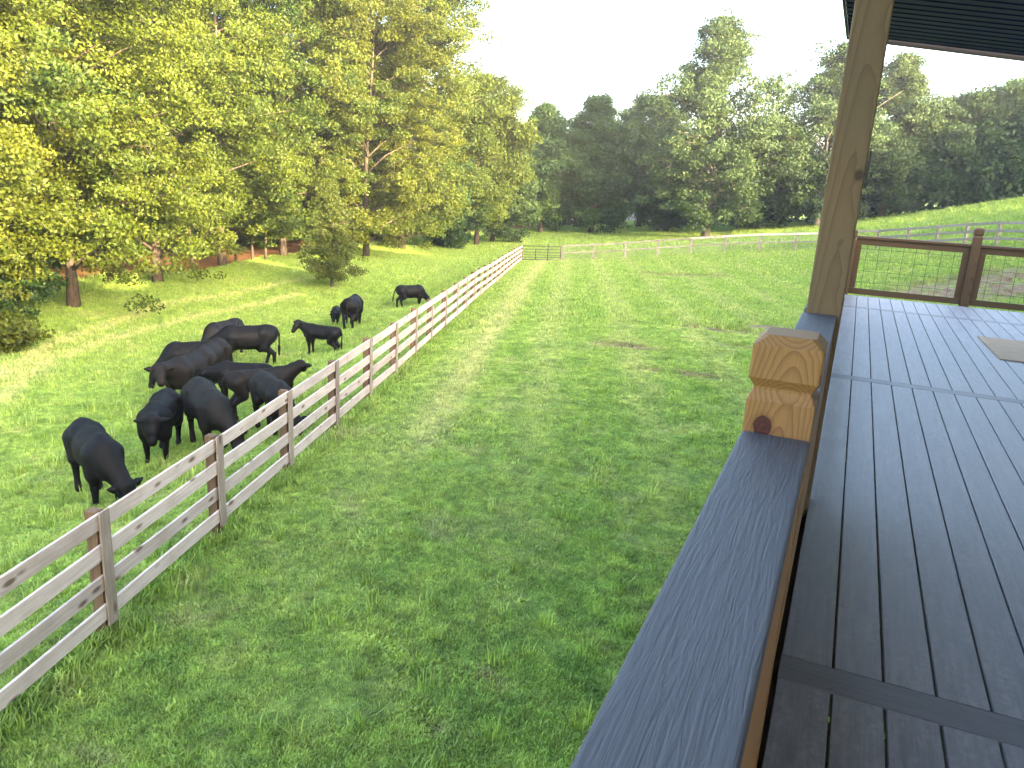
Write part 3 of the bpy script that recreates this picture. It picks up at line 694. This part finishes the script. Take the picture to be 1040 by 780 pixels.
for lvl in range(4):
    zc = HF-.03-HB/2-lvl*.315
    i = lvl % 2
    spans = ([(0, 1)] if i else [])+[(k, min(k+2, len(pts)-1)) for k in range(i, len(pts)-1, 2)]
    for a, b in spans:
        p, q = pts[a], pts[b]; d = (q-p)[:2]/np.linalg.norm((q-p)[:2]); n = np.array([d[1], -d[0]])*(.0575+.016)
        e = d*.002
        dz = random.uniform(-.012, .012); dz2 = random.uniform(-.012, .012)
        local_bar('rail_board', FENCE, fence, (p[0]+n[0]+e[0], p[1]+n[1]+e[1], p[2]+zc+dz), (q[0]+n[0]-e[0], q[1]+n[1]-e[1], q[2]+zc+dz2), .030, HB, .004)

def simple_post(parent, p, h, w, mat, rot):
    m = MB(); c, s = math.cos(rot), math.sin(rot); r = w/2
    base = [(-r, -r), (r, -r), (r, r), (-r, r)]
    f = lambda z, k=1.0: [(p[0]+k*(x*c-y*s), p[1]+k*(x*s+y*c), z) for x, y in base]
    m.rings([f(p[2]-.3), f(p[2]+h-.02), f(p[2]+h, .8)])
    return m.build('post', mat, parent, origin=p)
# wire fence from the gate to the right
def along(nodes, step):
    P = [np.array(spot(u, 258, D))[:2] for u, D in nodes]; out = [P[0]]; acc = 0
    for a, b in zip(P[:-1], P[1:]):
        L = np.linalg.norm(b-a); s = step-acc
        while s <= L: out.append(a+(b-a)*s/L); s += step
        acc = (L-(s-step))
    return [np.array([q[0], q[1], tz(q[0], q[1])]) for q in out]
wp = along([(571.5, 61.5), (667, 60.5), (764, 59.5), (850, 58.5)], 2.46)
wf = thing('wire_fence', tuple(wp[0]), 'wire mesh fence with pale wooden posts across the far end of the lawn', 'fence')
for i, p in enumerate(wp):
    d, n = fence_frame(wp, i); simple_post(wf, p, 1.32, .15, GREYRAIL, math.atan2(d[1], d[0]))
for i in range(len(wp)-1):
    p, q = wp[i], wp[i+1]; up = lambda v, z: (v[0], v[1], v[2]+z)
    hi = i > len(wp)*.55-1
    d = (q-p)/np.linalg.norm(q-p); n = np.array([d[1], -d[0], 0])*.095
    local_bar('rail_board', FENCE if hi else GREYRAIL, wf, up(p+n, 1.22), up(q+n, 1.22), .04, .14 if hi else .10)  # right-hand top rails use paler wood: sky light put into the colour
    local_bar('rail_board', GREYRAIL, wf, up(p+n, .66), up(q+n, .66), .03, .09)
m = MB()
for i in range(len(wp)-1):
    p, q = wp[i], wp[i+1]
    d = (q-p)/np.linalg.norm(q-p); n = np.array([d[1], -d[0], 0])*-.085
    for z in np.arange(.08, 1.2, .14): m.bar(tuple(p+n+(0, 0, z)), tuple(q+n+(0, 0, z)), .006, .006)
    for a in np.arange(.04, 1, .065): c = p+(q-p)*a+n; m.bar(tuple(c+(0, 0, .05)), tuple(c+(0, 0, 1.18)), .006, .006, up=(0, 1, 0))
m.build('wire_mesh', GALV, wf)
# gate
g0 = np.array(spot(530.5, 262, 60.2))[:2]; g1 = np.array(spot(569, 262, 61.3))[:2]
gz = (tz(*g0)+tz(*g1))/2; gate = thing('farm_gate', (g0[0], g0[1], gz), 'dark tubular metal gate at the corner of the board fence', 'gate')
G = lambda a, z: (g0[0]+(g1[0]-g0[0])*a, g0[1]+(g1[1]-g0[1])*a, gz+z)
m = MB()
for z in (.18, 1.22): m.tube([G(0, z), G(1, z)], .028)
for a in (0, 1): m.tube([G(a, .18), G(a, 1.22)], .028)
m.build('frame', GATEMET, gate, smooth=True)
for z in (.36, .54, .75, .98): mm = MB(); mm.tube([G(.01, z), G(.99, z)], .022); mm.build('crossbar', GATEMET, gate, smooth=True)
for a in (.34, .66): mm = MB(); mm.tube([G(a, .1 if a > .5 else .15), G(a, 1.42 if a > .5 else 1.0)], .034); mm.build('upright', GATEMET, gate, smooth=True)
# three board fence coming round on the right
rp = along([(852, 58.5), (889, 57.5), (934, 55), (1019, 49.5), (1120, 44)], 2.46)
rf = thing('board_fence', tuple(rp[0]), 'grey three board fence seen above the far deck railing', 'fence')
for i, p in enumerate(rp):
    d, n = fence_frame(rp, i); simple_post(rf, p, 1.36, .14, GREYRAIL, math.atan2(d[1], d[0]))
for i in range(len(rp)-1):
    p, q = rp[i], rp[i+1]; d = (q-p)/np.linalg.norm(q-p); n = np.array([d[1], -d[0], 0])*.088
    for z in (1.25, .83, .42): local_bar('rail_board', GREYRAIL, rf, tuple(p+n+(0, 0, z)), tuple(q+n+(0, 0, z)), .03, .14)

# ------------------------------------------------------------------ cattle: one continuous surface each, grown from a distance field
def sn(vals, org, h):
    """surface nets"""
    s = vals < 0; nx, ny, nz = vals.shape
    acc = np.zeros((nx-1, ny-1, nz-1, 3)); cnt = np.zeros((nx-1, ny-1, nz-1))
    def sl(a, i, j, k): return a[i:nx-1+i, j:ny-1+j, k:nz-1+k]
    cor = [(i, j, k) for i in (0, 1) for j in (0, 1) for k in (0, 1)]
    for a in cor:
        for ax in range(3):
            if a[ax]: continue
            b = list(a); b[ax] = 1
            va, vb = sl(vals, *a), sl(vals, *b); x = (sl(s, *a) != sl(s, *b))
            tt = np.where(x, va/np.where(x, va-vb, 1), 0)
            for c in range(3): acc[..., c] += np.where(x, a[c]+(tt if c == ax else 0), 0)
            cnt += x
    act = cnt > 0; ids = -np.ones(act.shape, int); ids[act] = np.arange(act.sum())
    I = np.argwhere(act); V = (I+acc[act]/cnt[act][:, None])*h+org
    fs = []
    for ax in range(3):
        b1, b2 = [(1, 2), (2, 0), (0, 1)][ax]
        lo = [slice(1, -1)]*3; lo[ax] = slice(0, -1); hi = list(lo); hi[ax] = slice(1, None)
        A, B = s[tuple(lo)], s[tuple(hi)]
        for flip, msk in ((0, A & ~B), (1, B & ~A)):
            e = np.argwhere(msk)
            for c in range(3):
                if c != ax: e[:, c] += 1
            def cell(o1, o2):
                q = e.copy(); q[:, b1] -= o1; q[:, b2] -= o2; return ids[q[:, 0], q[:, 1], q[:, 2]]
            qd = np.stack([cell(1, 1), cell(0, 1), cell(0, 0), cell(1, 0)], 1)
            fs.append(qd[:, ::-1] if flip else qd)
    return V, np.concatenate(fs)
def cow_mesh(pose='graze', turn=0.0, hturn=0.0, neck=None, calf=False, fat=1.0, stride=(0, 0, 0, 0), tail=0.0, name='cow'):
    h = .024; lo = np.array([-1.35, -1.0, -.06]); hi = np.array([1.75, 1.0, 1.7])
    ax = [np.arange(lo[i], hi[i], h) for i in range(3)]
    X, Yy, Zz = np.meshgrid(*ax, indexing='ij'); Pp = np.stack([X, Yy, Zz], -1)
    d = np.full(X.shape, 9.0)
    def sm(e, k):
        nonlocal d
        t = np.clip(.5+.5*(d-e)/k, 0, 1); d = d*(1-t)+e*t-k*t*(1-t)
    def cone(a, b, ra, rb, k=.05, sq=(1, 1, 1)):
        a = np.array(a, float); b = np.array(b, float); ab = b-a; s = np.array(sq, float)
        pm = np.minimum(a, b)-max(ra, rb)-.3; pM = np.maximum(a, b)+max(ra, rb)+.3
        i0 = [max(0, int((pm[i]-lo[i])/h)) for i in range(3)]; i1 = [max(i0[i]+1, int((pM[i]-lo[i])/h)) for i in range(3)]
        w = tuple(slice(i0[i], i1[i]) for i in range(3)); p = Pp[w]
        t = np.clip(((p-a) @ ab)/(ab @ ab+1e-9), 0, 1); q = (p-a-t[..., None]*ab)/s
        e = np.linalg.norm(q, axis=-1)-(ra+t*(rb-ra)); dd = d[w]
        tt = np.clip(.5+.5*(dd-e)/k, 0, 1); d[w] = dd*(1-tt)+e*tt-k*tt*(1-tt)
    def ell(c, r, k=.09):
        q = (Pp-np.array(c))/np.array(r); k0 = np.linalg.norm(q, axis=-1); k1 = np.linalg.norm(q/np.array(r), axis=-1)+1e-9
        sm(k0*(k0-1)/k1, k)
    w = fat*(.80 if calf else 1.0); dp = .80 if calf else 1.0
    ell((0, 0, .955 if not calf else .985), (.74, .335*w, .335*dp))
    ell((.48, 0, .92 if not calf else .97), (.40, .27*w, .375*dp))
    ell((-.58, 0, 1.02), (.38, .285*w, .31*dp))
    ell((-.05, 0, .85 if not calf else .92), (.50, .30*w, .26*dp))
    cone((-.80, 0, 1.19), (.50, 0, 1.20), .09, .10, .12)                 # top line
    cone((.45, 0, 1.22), (.62, 0, 1.16), .10, .10, .10)                   # withers
    for s in (-1, 1):
        cone((-.48, .19*s*w, 1.20), (-.40, .24*s*w, 1.12), .06, .06, .09)  # hook bones
        cone((-.86, .08*s, 1.14), (-.80, .10*s, 1.06), .06, .09, .10)      # pin bones
        cone((.50, .18*s*w, 1.0), (.56, .20*s*w, .68), .17, .12, .10)      # shoulder
    # legs
    lx = 1.0
    for i, (x, s) in enumerate(((.50, 1), (.50, -1))):
        o = stride[i]
        cone((x+.04, .185*s*w, .76), (x+.05+o*.5, .18*s*w, .43), .115, .068, .06)
        cone((x+.05+o*.5, .18*s*w, .43), (x+.03+o, .175*s*w, .12), .066, .046, .03)
        cone((x+.03+o, .175*s*w, .12), (x+.06+o, .175*s*w, .02), .052, .066, .03)
    for i, s in enumerate((1, -1)):
        o = stride[2+i]
        cone((-.66, .16*s*w, 1.0), (-.50, .20*s*w, .68), .20, .135, .08)
        cone((-.50, .20*s*w, .68), (-.76+o*.5, .175*s*w, .47), .13, .070, .05)
        cone((-.76+o*.5, .175*s*w, .47), (-.71+o, .17*s*w, .13), .068, .047, .03)
        cone((-.71+o, .17*s*w, .13), (-.67+o, .17*s*w, .02), .052, .066, .03)
    if not calf: ell((-.42, 0, .60), (.16, .14, .12), .08)
    cone((.62, 0, .78), (.78, 0, .80), .14, .10, .12)                     # brisket
    # neck and head
    ct, st = math.cos(turn), math.sin(turn)
    def tr(dx, z): return (.58+dx*ct, dx*st, z)
    if pose == 'graze': poll, muz = tr(.52, .56), tr(.66, .07)
    elif pose == 'low': poll, muz = tr(.56, .98), tr(.84, .60)
    else: poll, muz = tr(.48, 1.38), tr(.90, 1.16)
    if neck: poll, muz = tr(neck[0], neck[1]), tr(neck[2], neck[3])
    poll = np.array(poll); muz = np.array(muz); dv = (muz-poll)[:2]; ln_ = np.linalg.norm(dv); ct, st = math.cos(turn+hturn), math.sin(turn+hturn); muz[:2] = poll[:2]+ln_*np.array([ct, st])
    sx = np.array([.56, 0, 1.02])
    cone(sx, poll, .25*w, .125, .10); cone(sx+(0, 0, -.14), poll+(0, 0, -.05), .20*w, .10, .08); cone((.50, 0, 1.20), poll, .11, .08, .08)
    hd = muz-poll; hd /= np.linalg.norm(hd); sd = np.array([-st, ct, 0.0]); up = np.cross(hd, sd); up = up if up[2] > 0 or pose == 'graze' else -up
    if pose != 'graze' and up[2] < 0: up = -up
    hs = 1.05 if calf else 1.05
    cone(poll, poll+hd*.22, .125*hs, .115*hs, .05); cone(poll+hd*.18, muz-hd*.03, .112*hs, .078*hs, .05); cone(muz-hd*.06, muz, .088*hs, .085*hs, .03)
    cone(poll+sd*.05, poll-sd*.05, .10, .10, .05)
    for s in (-1, 1):
        e0 = poll+sd*.11*s+hd*.02; e1 = e0+sd*.20*s+np.array([0, 0, -.01 if pose != 'graze' else .03])-hd*.04
        cone(e0, (e0+e1)/2, .034, .066, .025); cone((e0+e1)/2, e1, .066, .028, .02)
        eb = poll+hd*.16+sd*.105*s; cone(eb, eb+hd*.02, .030, .030, .02)
    # tail
    ty = tail
    cone((-.90, 0, 1.19), (-1.0, ty*.3, 1.02), .052, .036, .04); cone((-1.0, ty*.3, 1.02), (-.98-abs(ty)*.3, ty*.8, .62), .034, .026, .02); cone((-.98-abs(ty)*.3, ty*.8, .62), (-.97-abs(ty)*.35, ty, .36), .05, .03, .03)
    V, Fq = sn(d, lo, h); V[:, 0] *= .93
    # one pass of smoothing
    return V, Fq
CATTLE = 'black cattle in the pasture'
def cow(u, v, phi, scale, label, coat=COAT_BLACK, D=None, **kw):
    """u,v: photo pixel of the ground under the body; phi: heading relative to the line of sight (0 away, 90 to the right, 180 towards us)"""
    x, y = ground_hit(u, v)
    if D: s_ = spot(u, v, D); x, y = s_[0], s_[1]
    z = tz(x, y); az = math.atan2(x, y)+R(phi)
    V, Fq = cow_mesh(**kw)
    me = np_mesh('cow', V, Fq, coat, True)
    calf = kw.get('calf')
    o = obj('calf' if calf else 'cow', me, None, (x, y, z)); o.rotation_euler = (0, 0, math.pi/2-az); o.scale = (scale,)*3
    sm = o.modifiers.new('Smooth', 'SMOOTH'); sm.factor = .5; sm.iterations = 3
    return tag(o, label, 'calf' if calf else 'cow', CATTLE)
cow(101, 508, 167, .92, 'black cow grazing alone nearest the fence, lowest in the photo', pose='graze', turn=.35, fat=.93, stride=(.06, -.05, .04, -.05))
cow(166, 464, 194, .88, 'black cow facing the camera with its head lowered in front of its chest', pose='low', turn=.15, neck=(.44, 1.12, .62, .72), tail=.1)
cow(213, 456, 166, .94, 'brown tinged cow with pale flecked back grazing towards the fence', COAT_GREY, pose='graze', turn=.5, fat=.95)
cow(195, 412, 212, 1.0, 'brownish grey cow with its head turned to the camera, ears out', COAT_BROWN, pose='low', turn=-.1, hturn=.75, neck=(.62, 1.20, .88, .92))
cow(214, 396, 205, .98, 'cow mostly hidden, only its dark rump showing beside the brownish grey cow', COAT_BROWN, pose='graze')
cow(198, 392, 262, .96, 'black cow grazing behind the brownish grey cow, only its back visible', pose='graze')
cow(252, 374, 266, 1.06, 'large black cow standing broadside, rump to the right', pose='graze', neck=(.58, .80, .74, .38), tail=-.05, stride=(.08, -.06, -.10, .10))
cow(228, 364, 222, 1.0, 'greyish cow whose back rises behind the large broadside cow', COAT_GREY, pose='graze')
cow(247, 412, 285, .80, 'black calf reaching left under the other cattle', calf=True, pose='low')
cow(266, 424, 78, .82, 'brown tinged heifer with head up looking over the fence', COAT_BROWN, calf=True, pose='up', turn=-.2, hturn=1.2, neck=(.50, 1.36, .80, 1.18))
cow(278, 440, 160, .85, 'small black heifer grazing half hidden by the fence boards', COAT_GREY, calf=True, pose='graze', turn=.2)
cow(327, 361, 298, .80, 'black calf standing apart, head turned to look at the camera', calf=True, fat=1.12, pose='up', turn=.3, hturn=.95, neck=(.52, 1.34, .80, 1.02))
cow(358, 333, 14, .98, 'black cow seen end on far up the pasture with a calf at its side', pose='graze', turn=.2)
cow(341, 331, 185, .62, 'tiny black calf pressed against the end on cow', calf=True, pose='low')
cow(417, 313, 68, .90, 'farthest black cow walking to the right with its tail swung out', calf=False, pose='graze', tail=.25, stride=(.08, -.08, -.1, .1))

# ------------------------------------------------------------------ deck
deck = thing('deck', (.02, 0, DECK), 'grey composite deck with long boards and cross border boards', 'deck')
bounds = [-2.6, 2.2, 2.332, 6.50, 6.632, 10.80, 10.925, 12.12]
V = []; Fq = []; T = []
def board(x0, x1, y0, y1, z1, tone, th=.024, r=.003):
    k = len(V)
    pr = [(x0, z1-th), (x1, z1-th), (x1, z1-r), (x1-r, z1), (x0+r, z1), (x0, z1-r)]
    for y in (y0, y1):
        for a, z in pr: V.append((a-.02, y, z-DECK))
    for j in range(6):
        q = (j+1) % 6; Fq.append((k+j, k+q, k+6+q, k+6+j))
    Fq.append((k+0, k+5, k+2, k+1)); Fq.append((k+5, k+4, k+3, k+2)); Fq.append((k+6, k+7, k+8, k+11)); Fq.append((k+8, k+9, k+10, k+11))
    T.extend([tone]*12)
for s in range(0, 7, 2):
    ya, yb = bounds[s]+.003, bounds[s+1]-.003
    xs = [.022, .1385]+[]
    x = .142; segs = [(-.010, .1395)]
    while x < 4.6: segs.append((x+.0034, x+.1445-.0034)); x += .1445
    for a, bb in segs: board(a, bb, ya, yb, DECK, random.uniform(.2, .8))
deck_boards = obj('floor_boards', np_mesh('floor_boards', V, Fq, BOARD, False, {'tone': T}), deck)
V = []; Fq = []; T = []
def cross(x0, x1, y0, y1, z1, tone, th=.024, r=.003):
    k = len(V); pr = [(y0, z1-th), (y1, z1-th), (y1, z1-r), (y1-r, z1), (y0+r, z1), (y0, z1-r)]
    for x in (x0, x1):
        for a, z in pr: V.append((x-.02, a, z-DECK))
    for j in range(6):
        q = (j+1) % 6; Fq.append((k+j, k+6+j, k+6+q, k+q))
    Fq.append((k+0, k+1, k+2, k+5)); Fq.append((k+5, k+2, k+3, k+4)); Fq.append((k+6, k+11, k+8, k+7)); Fq.append((k+8, k+11, k+10, k+9))
    T.extend([tone]*12)
for s in (1, 3, 5):
    V = []; Fq = []; T = []; cross(-.010, 4.6, bounds[s], bounds[s+1], DECK+.0005, .45)
    obj('border_board', np_mesh('border_board', V, Fq, BORDER, False, {'tone': T}), deck)
m = MB()
m.box((-.0305, -2.6, DECK-.27), (.017, 12.1, DECK-.045)); m.box((.02, 12.085, DECK-.27), (4.6, 12.12, DECK-.028))
for y in np.arange(-2.4, 12, .405): m.box((.018, y, DECK-.26), (4.6, y+.038, DECK-.0265))
m.build('joists', DARKWOOD, deck)
m = MB(); m.box((-.02, 12.122, DECK-.26), (4.6, 12.146, DECK-.004)); m.build('fascia_board', plain('pale_fascia', (.52, .50, .48), .7), deck)
for x, y in ((-.09, 1.77), (-.09, 6.6), (-.09, 12.0), (3.9, 12.0), (2.0, 12.0)):
    m = MB(); zg = tz(x, y); m.box((x+.12, y-.12, zg-.2), (x+.26, y+.02, DECK-.27)); m.build('support_post', FPOST, deck)

# near railing: flat composite cap on pine rails, newel post standing up through it, mesh panel below
XL, XR = -.165, -.022
rail = thing('deck_railing', (-.09, 1.77, DECK), 'deck railing with flat grey cap and honey pine newel post beside the lawn', 'railing')
def cap_piece(x0, x1, y0, y1, z, parent, axis=1):
    m = MB(); m.box((x0, y0, z-.026), (x1, y1, z)); o = m.build('cap', CAPMAT, parent, bevel=.006, seg=3); return o
cap_piece(XL, XR, -1.6, 1.697, CAP, rail); cap_piece(XL, XR, 1.845, 3.598, CAP, rail)
m = MB(); m.box((-.062, -1.6, DECK+.141), (-.0245, 1.697, CAP-.0275)); m.box((-.062, 1.845, DECK+.141), (-.0245, 3.6, CAP-.0275))
m.build('side_board', pine_mat('golden_rail_pine', (.36, .20, .075), (.23, .11, .036), (.25, .125, .05), None, 95, (.06, .0), 0), rail, bevel=.003)
m = MB(); m.box((-.062, -1.6, DECK-.16), (-.032, 1.70, DECK+.138)); m.box((-.062, 1.843, DECK-.16), (-.032, 3.6, DECK+.138)); m.build('bottom_rail', RAILWOOD, rail, bevel=.003)
def mesh_panel(parent, a, b, z0, z1, step=.1, r=.003):
    a = Vector(a); b = Vector(b); L = (b-a).length; m = MB(); d = (b-a)/L
    for s in np.arange(step/2, L, step): p = a+d*s; m.bar((p.x, p.y, z0), (p.x, p.y, z1), r*2, r*2, up=(.3, .9, 0))
    for z in np.arange(z0+step*.6, z1, step): m.bar((a.x, a.y, z), (b.x, b.y, z), r*2, r*2)
    m.build('wire_mesh', WIRE, parent)
def newel(parent, cx, cy, w, zb, zt, mat, name='newel_post', sc=1.0):
    """square timber with chamfered arrises at the top, a V groove and a bevelled head"""
    m = MB(); r = w/2
    def ring(z, k, ch):
        q = r*k; c = ch
        return [(cx-q+c, cy-q, z), (cx+q-c, cy-q, z), (cx+q, cy-q+c, z), (cx+q, cy+q-c, z), (cx+q-c, cy+q, z), (cx-q+c, cy+q, z), (cx-q, cy+q-c, z), (cx-q, cy-q+c, z)]
    g = zt-.118*sc
    c0 = .0025
    rs = [ring(zb, 1, c0), ring(g-.026*sc, 1, c0), ring(g-.003*sc, .86, .003), ring(g+.003*sc, .86, .003), ring(g+.024*sc, 1.03, .004*sc), ring(zt-.022*sc, 1.03, .005*sc), ring(zt-.002, .77, .010*sc), ring(zt, .74, .010*sc)]
    m.rings(rs)
    return m.build(name, mat, parent, bevel=.0012, origin=(cx, cy, zt-.28))
newel(rail, -.0935, 1.77, .143, DECK-.25, -.304, NEWEL)

# roof post
post = thing('porch_post', (-.078, 3.672, DECK), 'thick greenish brown timber porch post leaning through the frame', 'post')
m = MB(); m.box((-.150, 3.60, DECK-.25), (-.006, 3.744, 1.60)); m.build('shaft', POSTWOOD, post, bevel=.006, seg=2, origin=(-.078, 3.672, DECK))
m = MB(); m.box((-.002, 3.62, .02), (.006, 3.70, .17)); m.build('bracket', WIRE, post, bevel=.001)

# railing that continues to the corner, and the far railing with its mesh panels
r2 = thing('deck_railing', (-.09, 8.0, DECK), 'deck railing running on behind the porch post to the far corner', 'railing')
cap_piece(XL, XR, 3.746, 12.1, CAP, r2)
m = MB(); m.box((-.062, 3.746, CAP-.115), (-.026, 12.1, CAP-.0275)); m.build('top_rail', RAILWOOD, r2)
m = MB(); m.box((-.062, 3.746, DECK+.05), (-.026, 12.1, DECK+.138)); m.build('bottom_rail', RAILWOOD, r2)
mesh_panel(r2, (-.044, 3.75, 0), (-.044, 12.1, 0), DECK+.138, CAP-.115)
for y in (6.6, 9.4): newel(r2, -.0935, y, .10, DECK-.2, CAP-.0265-.001, RAILWOOD)
YF = 12.42
r3 = thing('deck_railing', (1.5, YF, DECK), 'brown wooden railing with wire mesh panels across the far end of the deck', 'railing')
newel(r3, -.045, YF, .12, DECK-.25, CAP-.0, RAILWOOD)
newel(r3, 1.53, YF, .115, DECK-.20, -.375, RAILWOOD, sc=.9); newel(r3, 3.2, YF, .115, DECK-.20, -.375, RAILWOOD, sc=.9)
ZT = -.60
for a, b in ((.016, 1.47), (1.59, 3.14)):
    m = MB(); m.box((a, YF-.045, ZT-.035), (b, YF+.055, ZT)); m.build('top_rail', RAILWOOD, r3, bevel=.004)
    m = MB(); m.box((a, YF-.02, ZT-.125), (b, YF+.018, ZT-.037)); m.build('upper_frame', RAILWOOD, r3, bevel=.002)
    m = MB(); m.box((a, YF-.02, DECK-.01), (b, YF+.018, DECK+.075)); m.build('bottom_rail', RAILWOOD, r3, bevel=.002)
    for x0, x1 in ((a, a+.08), (b-.08, b)):
        m = MB(); m.box((x0, YF-.018, DECK+.077), (x1, YF+.016, ZT-.127)); m.build('side_frame', RAILWOOD, r3, bevel=.002)
    mesh_panel(r3, (a+.08, YF, 0), (b-.08, YF, 0), DECK+.075, ZT-.125, .16, .0022)

# flattened cardboard lying on the deck
cb_ = thing('cardboard_sheet', (1.9, 8.85, DECK), 'flat brown cardboard sheet lying on the deck', 'cardboard')
m = MB(); m.add([(1.40, 8.25, DECK+.003), (2.55, 8.20, DECK+.003), (2.55, 9.50, DECK+.003), (1.36, 9.50, DECK+.003), (1.40, 8.25, DECK+.012), (2.55, 8.20, DECK+.012), (2.55, 9.50, DECK+.012), (1.36, 9.50, DECK+.012)], [(0,3,2,1),(4,5,6,7),(0,1,5,4),(1,2,6,5),(2,3,7,6),(3,0,4,7)])
m.build('lower_flap', CARD, cb_)
m = MB(); m.add([(1.72, 8.30, DECK+.0135), (2.6, 8.22, DECK+.0135), (2.6, 9.35, DECK+.0135), (1.78, 9.35, DECK+.0135), (1.72, 8.30, DECK+.02), (2.6, 8.22, DECK+.02), (2.6, 9.35, DECK+.03), (1.78, 9.35, DECK+.03)], [(0,3,2,1),(4,5,6,7),(0,1,5,4),(1,2,6,5),(2,3,7,6),(3,0,4,7)])
m.build('upper_flap', plain('pale_cardboard', (.42, .33, .24), .8, .2, 0, .1), cb_)

# porch roof: ribbed metal sheet sloping down to the house
RXL, RYF, RZ, RK = -.40, 9.5, 1.60, .134
roof = thing('porch_roof', (-.4, 4, RZ), 'dark ribbed metal porch roof seen from underneath', 'roof')
V = []; Fq = []
ys = []; y = -3.0
prof = []
pitch = .19
while y < RYF-1e-6:
    for dy, dz in ((0, 0), (.030, 0), (.045, .022), (.075, .022), (.090, 0), (.185, 0)):
        if y+dy <= RYF: prof.append((y+dy, dz))
    y += pitch
xs = [RXL, 1.0, 2.4, 4.1]
for dz0 in (0, .0012):
    for x in xs:
        for (yy, dz) in prof: V.append((x, yy, RZ-(x-RXL)*RK+dz+dz0))
n = len(prof)
for L in range(2):
    for i in range(len(xs)-1):
        for j in range(n-1):
            a = L*len(xs)*n+i*n+j; q = (a, a+1, a+n+1, a+n); Fq.append(q if L == 0 else q[::-1])
V = np.array(V)-np.array(roof.location)
obj('roof_sheet', np_mesh('roof_sheet', V, Fq, ROOFMET), roof)
m = MB(); m.bar((RXL-.02, RYF+.012, RZ-.005), (4.1, RYF+.012, RZ-.005-(4.1-RXL)*RK), .022, .06); m.build('edge_trim', TRIMMET, roof)
m = MB(); m.bar((RXL-.012, -3, RZ-.0), (RXL-.012, RYF, RZ-.0), .02, .06); m.build('edge_trim', TRIMMET, roof)
m = MB()
for y in (-2.6,): m.bar((-.3, y, RZ-.10), (4.1, y, RZ-.10-4.4*RK), .04, .14)
m.build('rafter', DARKWOOD, roof)

# house the deck belongs to; unseen, length and ridge set to shade the lawn
house = thing('house', (9, -2, tz(9, -2)), 'unseen house behind the right side of the deck', 'house')
zg = -4.8
m = MB(); m.box((4.64, -16, zg), (15, 13.4, 1.05)); m.build('wall', SIDING, house)
m = MB(); m.add([(4.15, -16.5, 1.06), (15.5, -16.5, 1.06), (15.5, 14, 1.06), (4.15, 14, 1.06), (9.8, -16.5, 2.7), (9.8, 14, 2.7)], [(0, 3, 2, 1), (0, 4, 5, 3), (1, 2, 5, 4), (0, 1, 4), (3, 5, 2)])
m.build('roof', SHINGLE, house)

# ------------------------------------------------------------------ evening haze
m = MB(); m.box((-170, -70, -14), (150, 190, 32))
hz = bpy.data.materials.new('haze_air'); hz.use_nodes = True; hn = hz.node_tree.nodes; hn.remove(hn['Principled BSDF'])
pv = hn.new('ShaderNodeVolumePrincipled'); pv.inputs['Color'].default_value = (.93, .96, 1, 1); pv.inputs['Density'].default_value = .00042; pv.inputs['Anisotropy'].default_value = .35
hz.node_tree.links.new(pv.outputs[0], hn['Material Output'].inputs['Volume'])
haze = m.build('haze', hz); tag(haze, 'thin evening haze', 'haze', kind='stuff')

# ------------------------------------------------------------------ light, sky, camera
EL, AZ = 12.5, 112.0
wd = bpy.data.worlds.new('World'); SC.world = wd; wd.use_nodes = True
wn = wd.node_tree.nodes; bg = wn['Background']
sky = wn.new('ShaderNodeTexSky'); sky.sky_type = 'NISHITA'; sky.sun_disc = False; sky.sun_elevation = R(EL); sky.sun_rotation = R(AZ); sky.altitude = 200; sky.air_density = .8; sky.dust_density = 5.0; sky.ozone_density = 1.0
wm = wn.new('ShaderNodeMix'); wm.data_type = 'RGBA'; wm.blend_type = 'MULTIPLY'; wm.inputs[0].default_value = 1; wm.inputs[7].default_value = (1.05, 1.0, .91, 1)
wd.node_tree.links.new(sky.outputs[0], wm.inputs[6]); wd.node_tree.links.new(wm.outputs[2], bg.inputs[0]); bg.inputs[1].default_value = .15
sl = bpy.data.lights.new('sun', 'SUN'); sl.energy = 2.5; sl.angle = R(.6); sl.color = (1.0, .78, .44)
so = bpy.data.objects.new('sun', sl); link(so)
sd = Vector((math.sin(R(AZ))*math.cos(R(EL)), math.cos(R(AZ))*math.cos(R(EL)), math.sin(R(EL))))
so.rotation_euler = sd.to_track_quat('Z', 'Y').to_euler(); so.location = (20, -10, 30)
cam = bpy.data.cameras.new('camera'); co = bpy.data.objects.new('camera', cam); link(co); SC.camera = co
cam.sensor_fit = 'HORIZONTAL'; cam.angle_x = 2*math.atan(CX/F); cam.clip_start = .03; cam.clip_end = 3000
rt = M @ np.array([1, 0, 0]); upv = M @ np.array([0, -1, 0]); bk = M @ np.array([0, 0, -1])
mw = Matrix((rt, upv, bk)).transposed().to_4x4(); co.matrix_world = mw
SC.view_settings.view_transform = 'Standard'; SC.view_settings.look = 'None'; SC.view_settings.exposure = 4.1; SC.view_settings.gamma = 1.0
SC.cycles.max_bounces = 6; SC.cycles.transparent_max_bounces = 4; SC.cycles.use_denoising = True
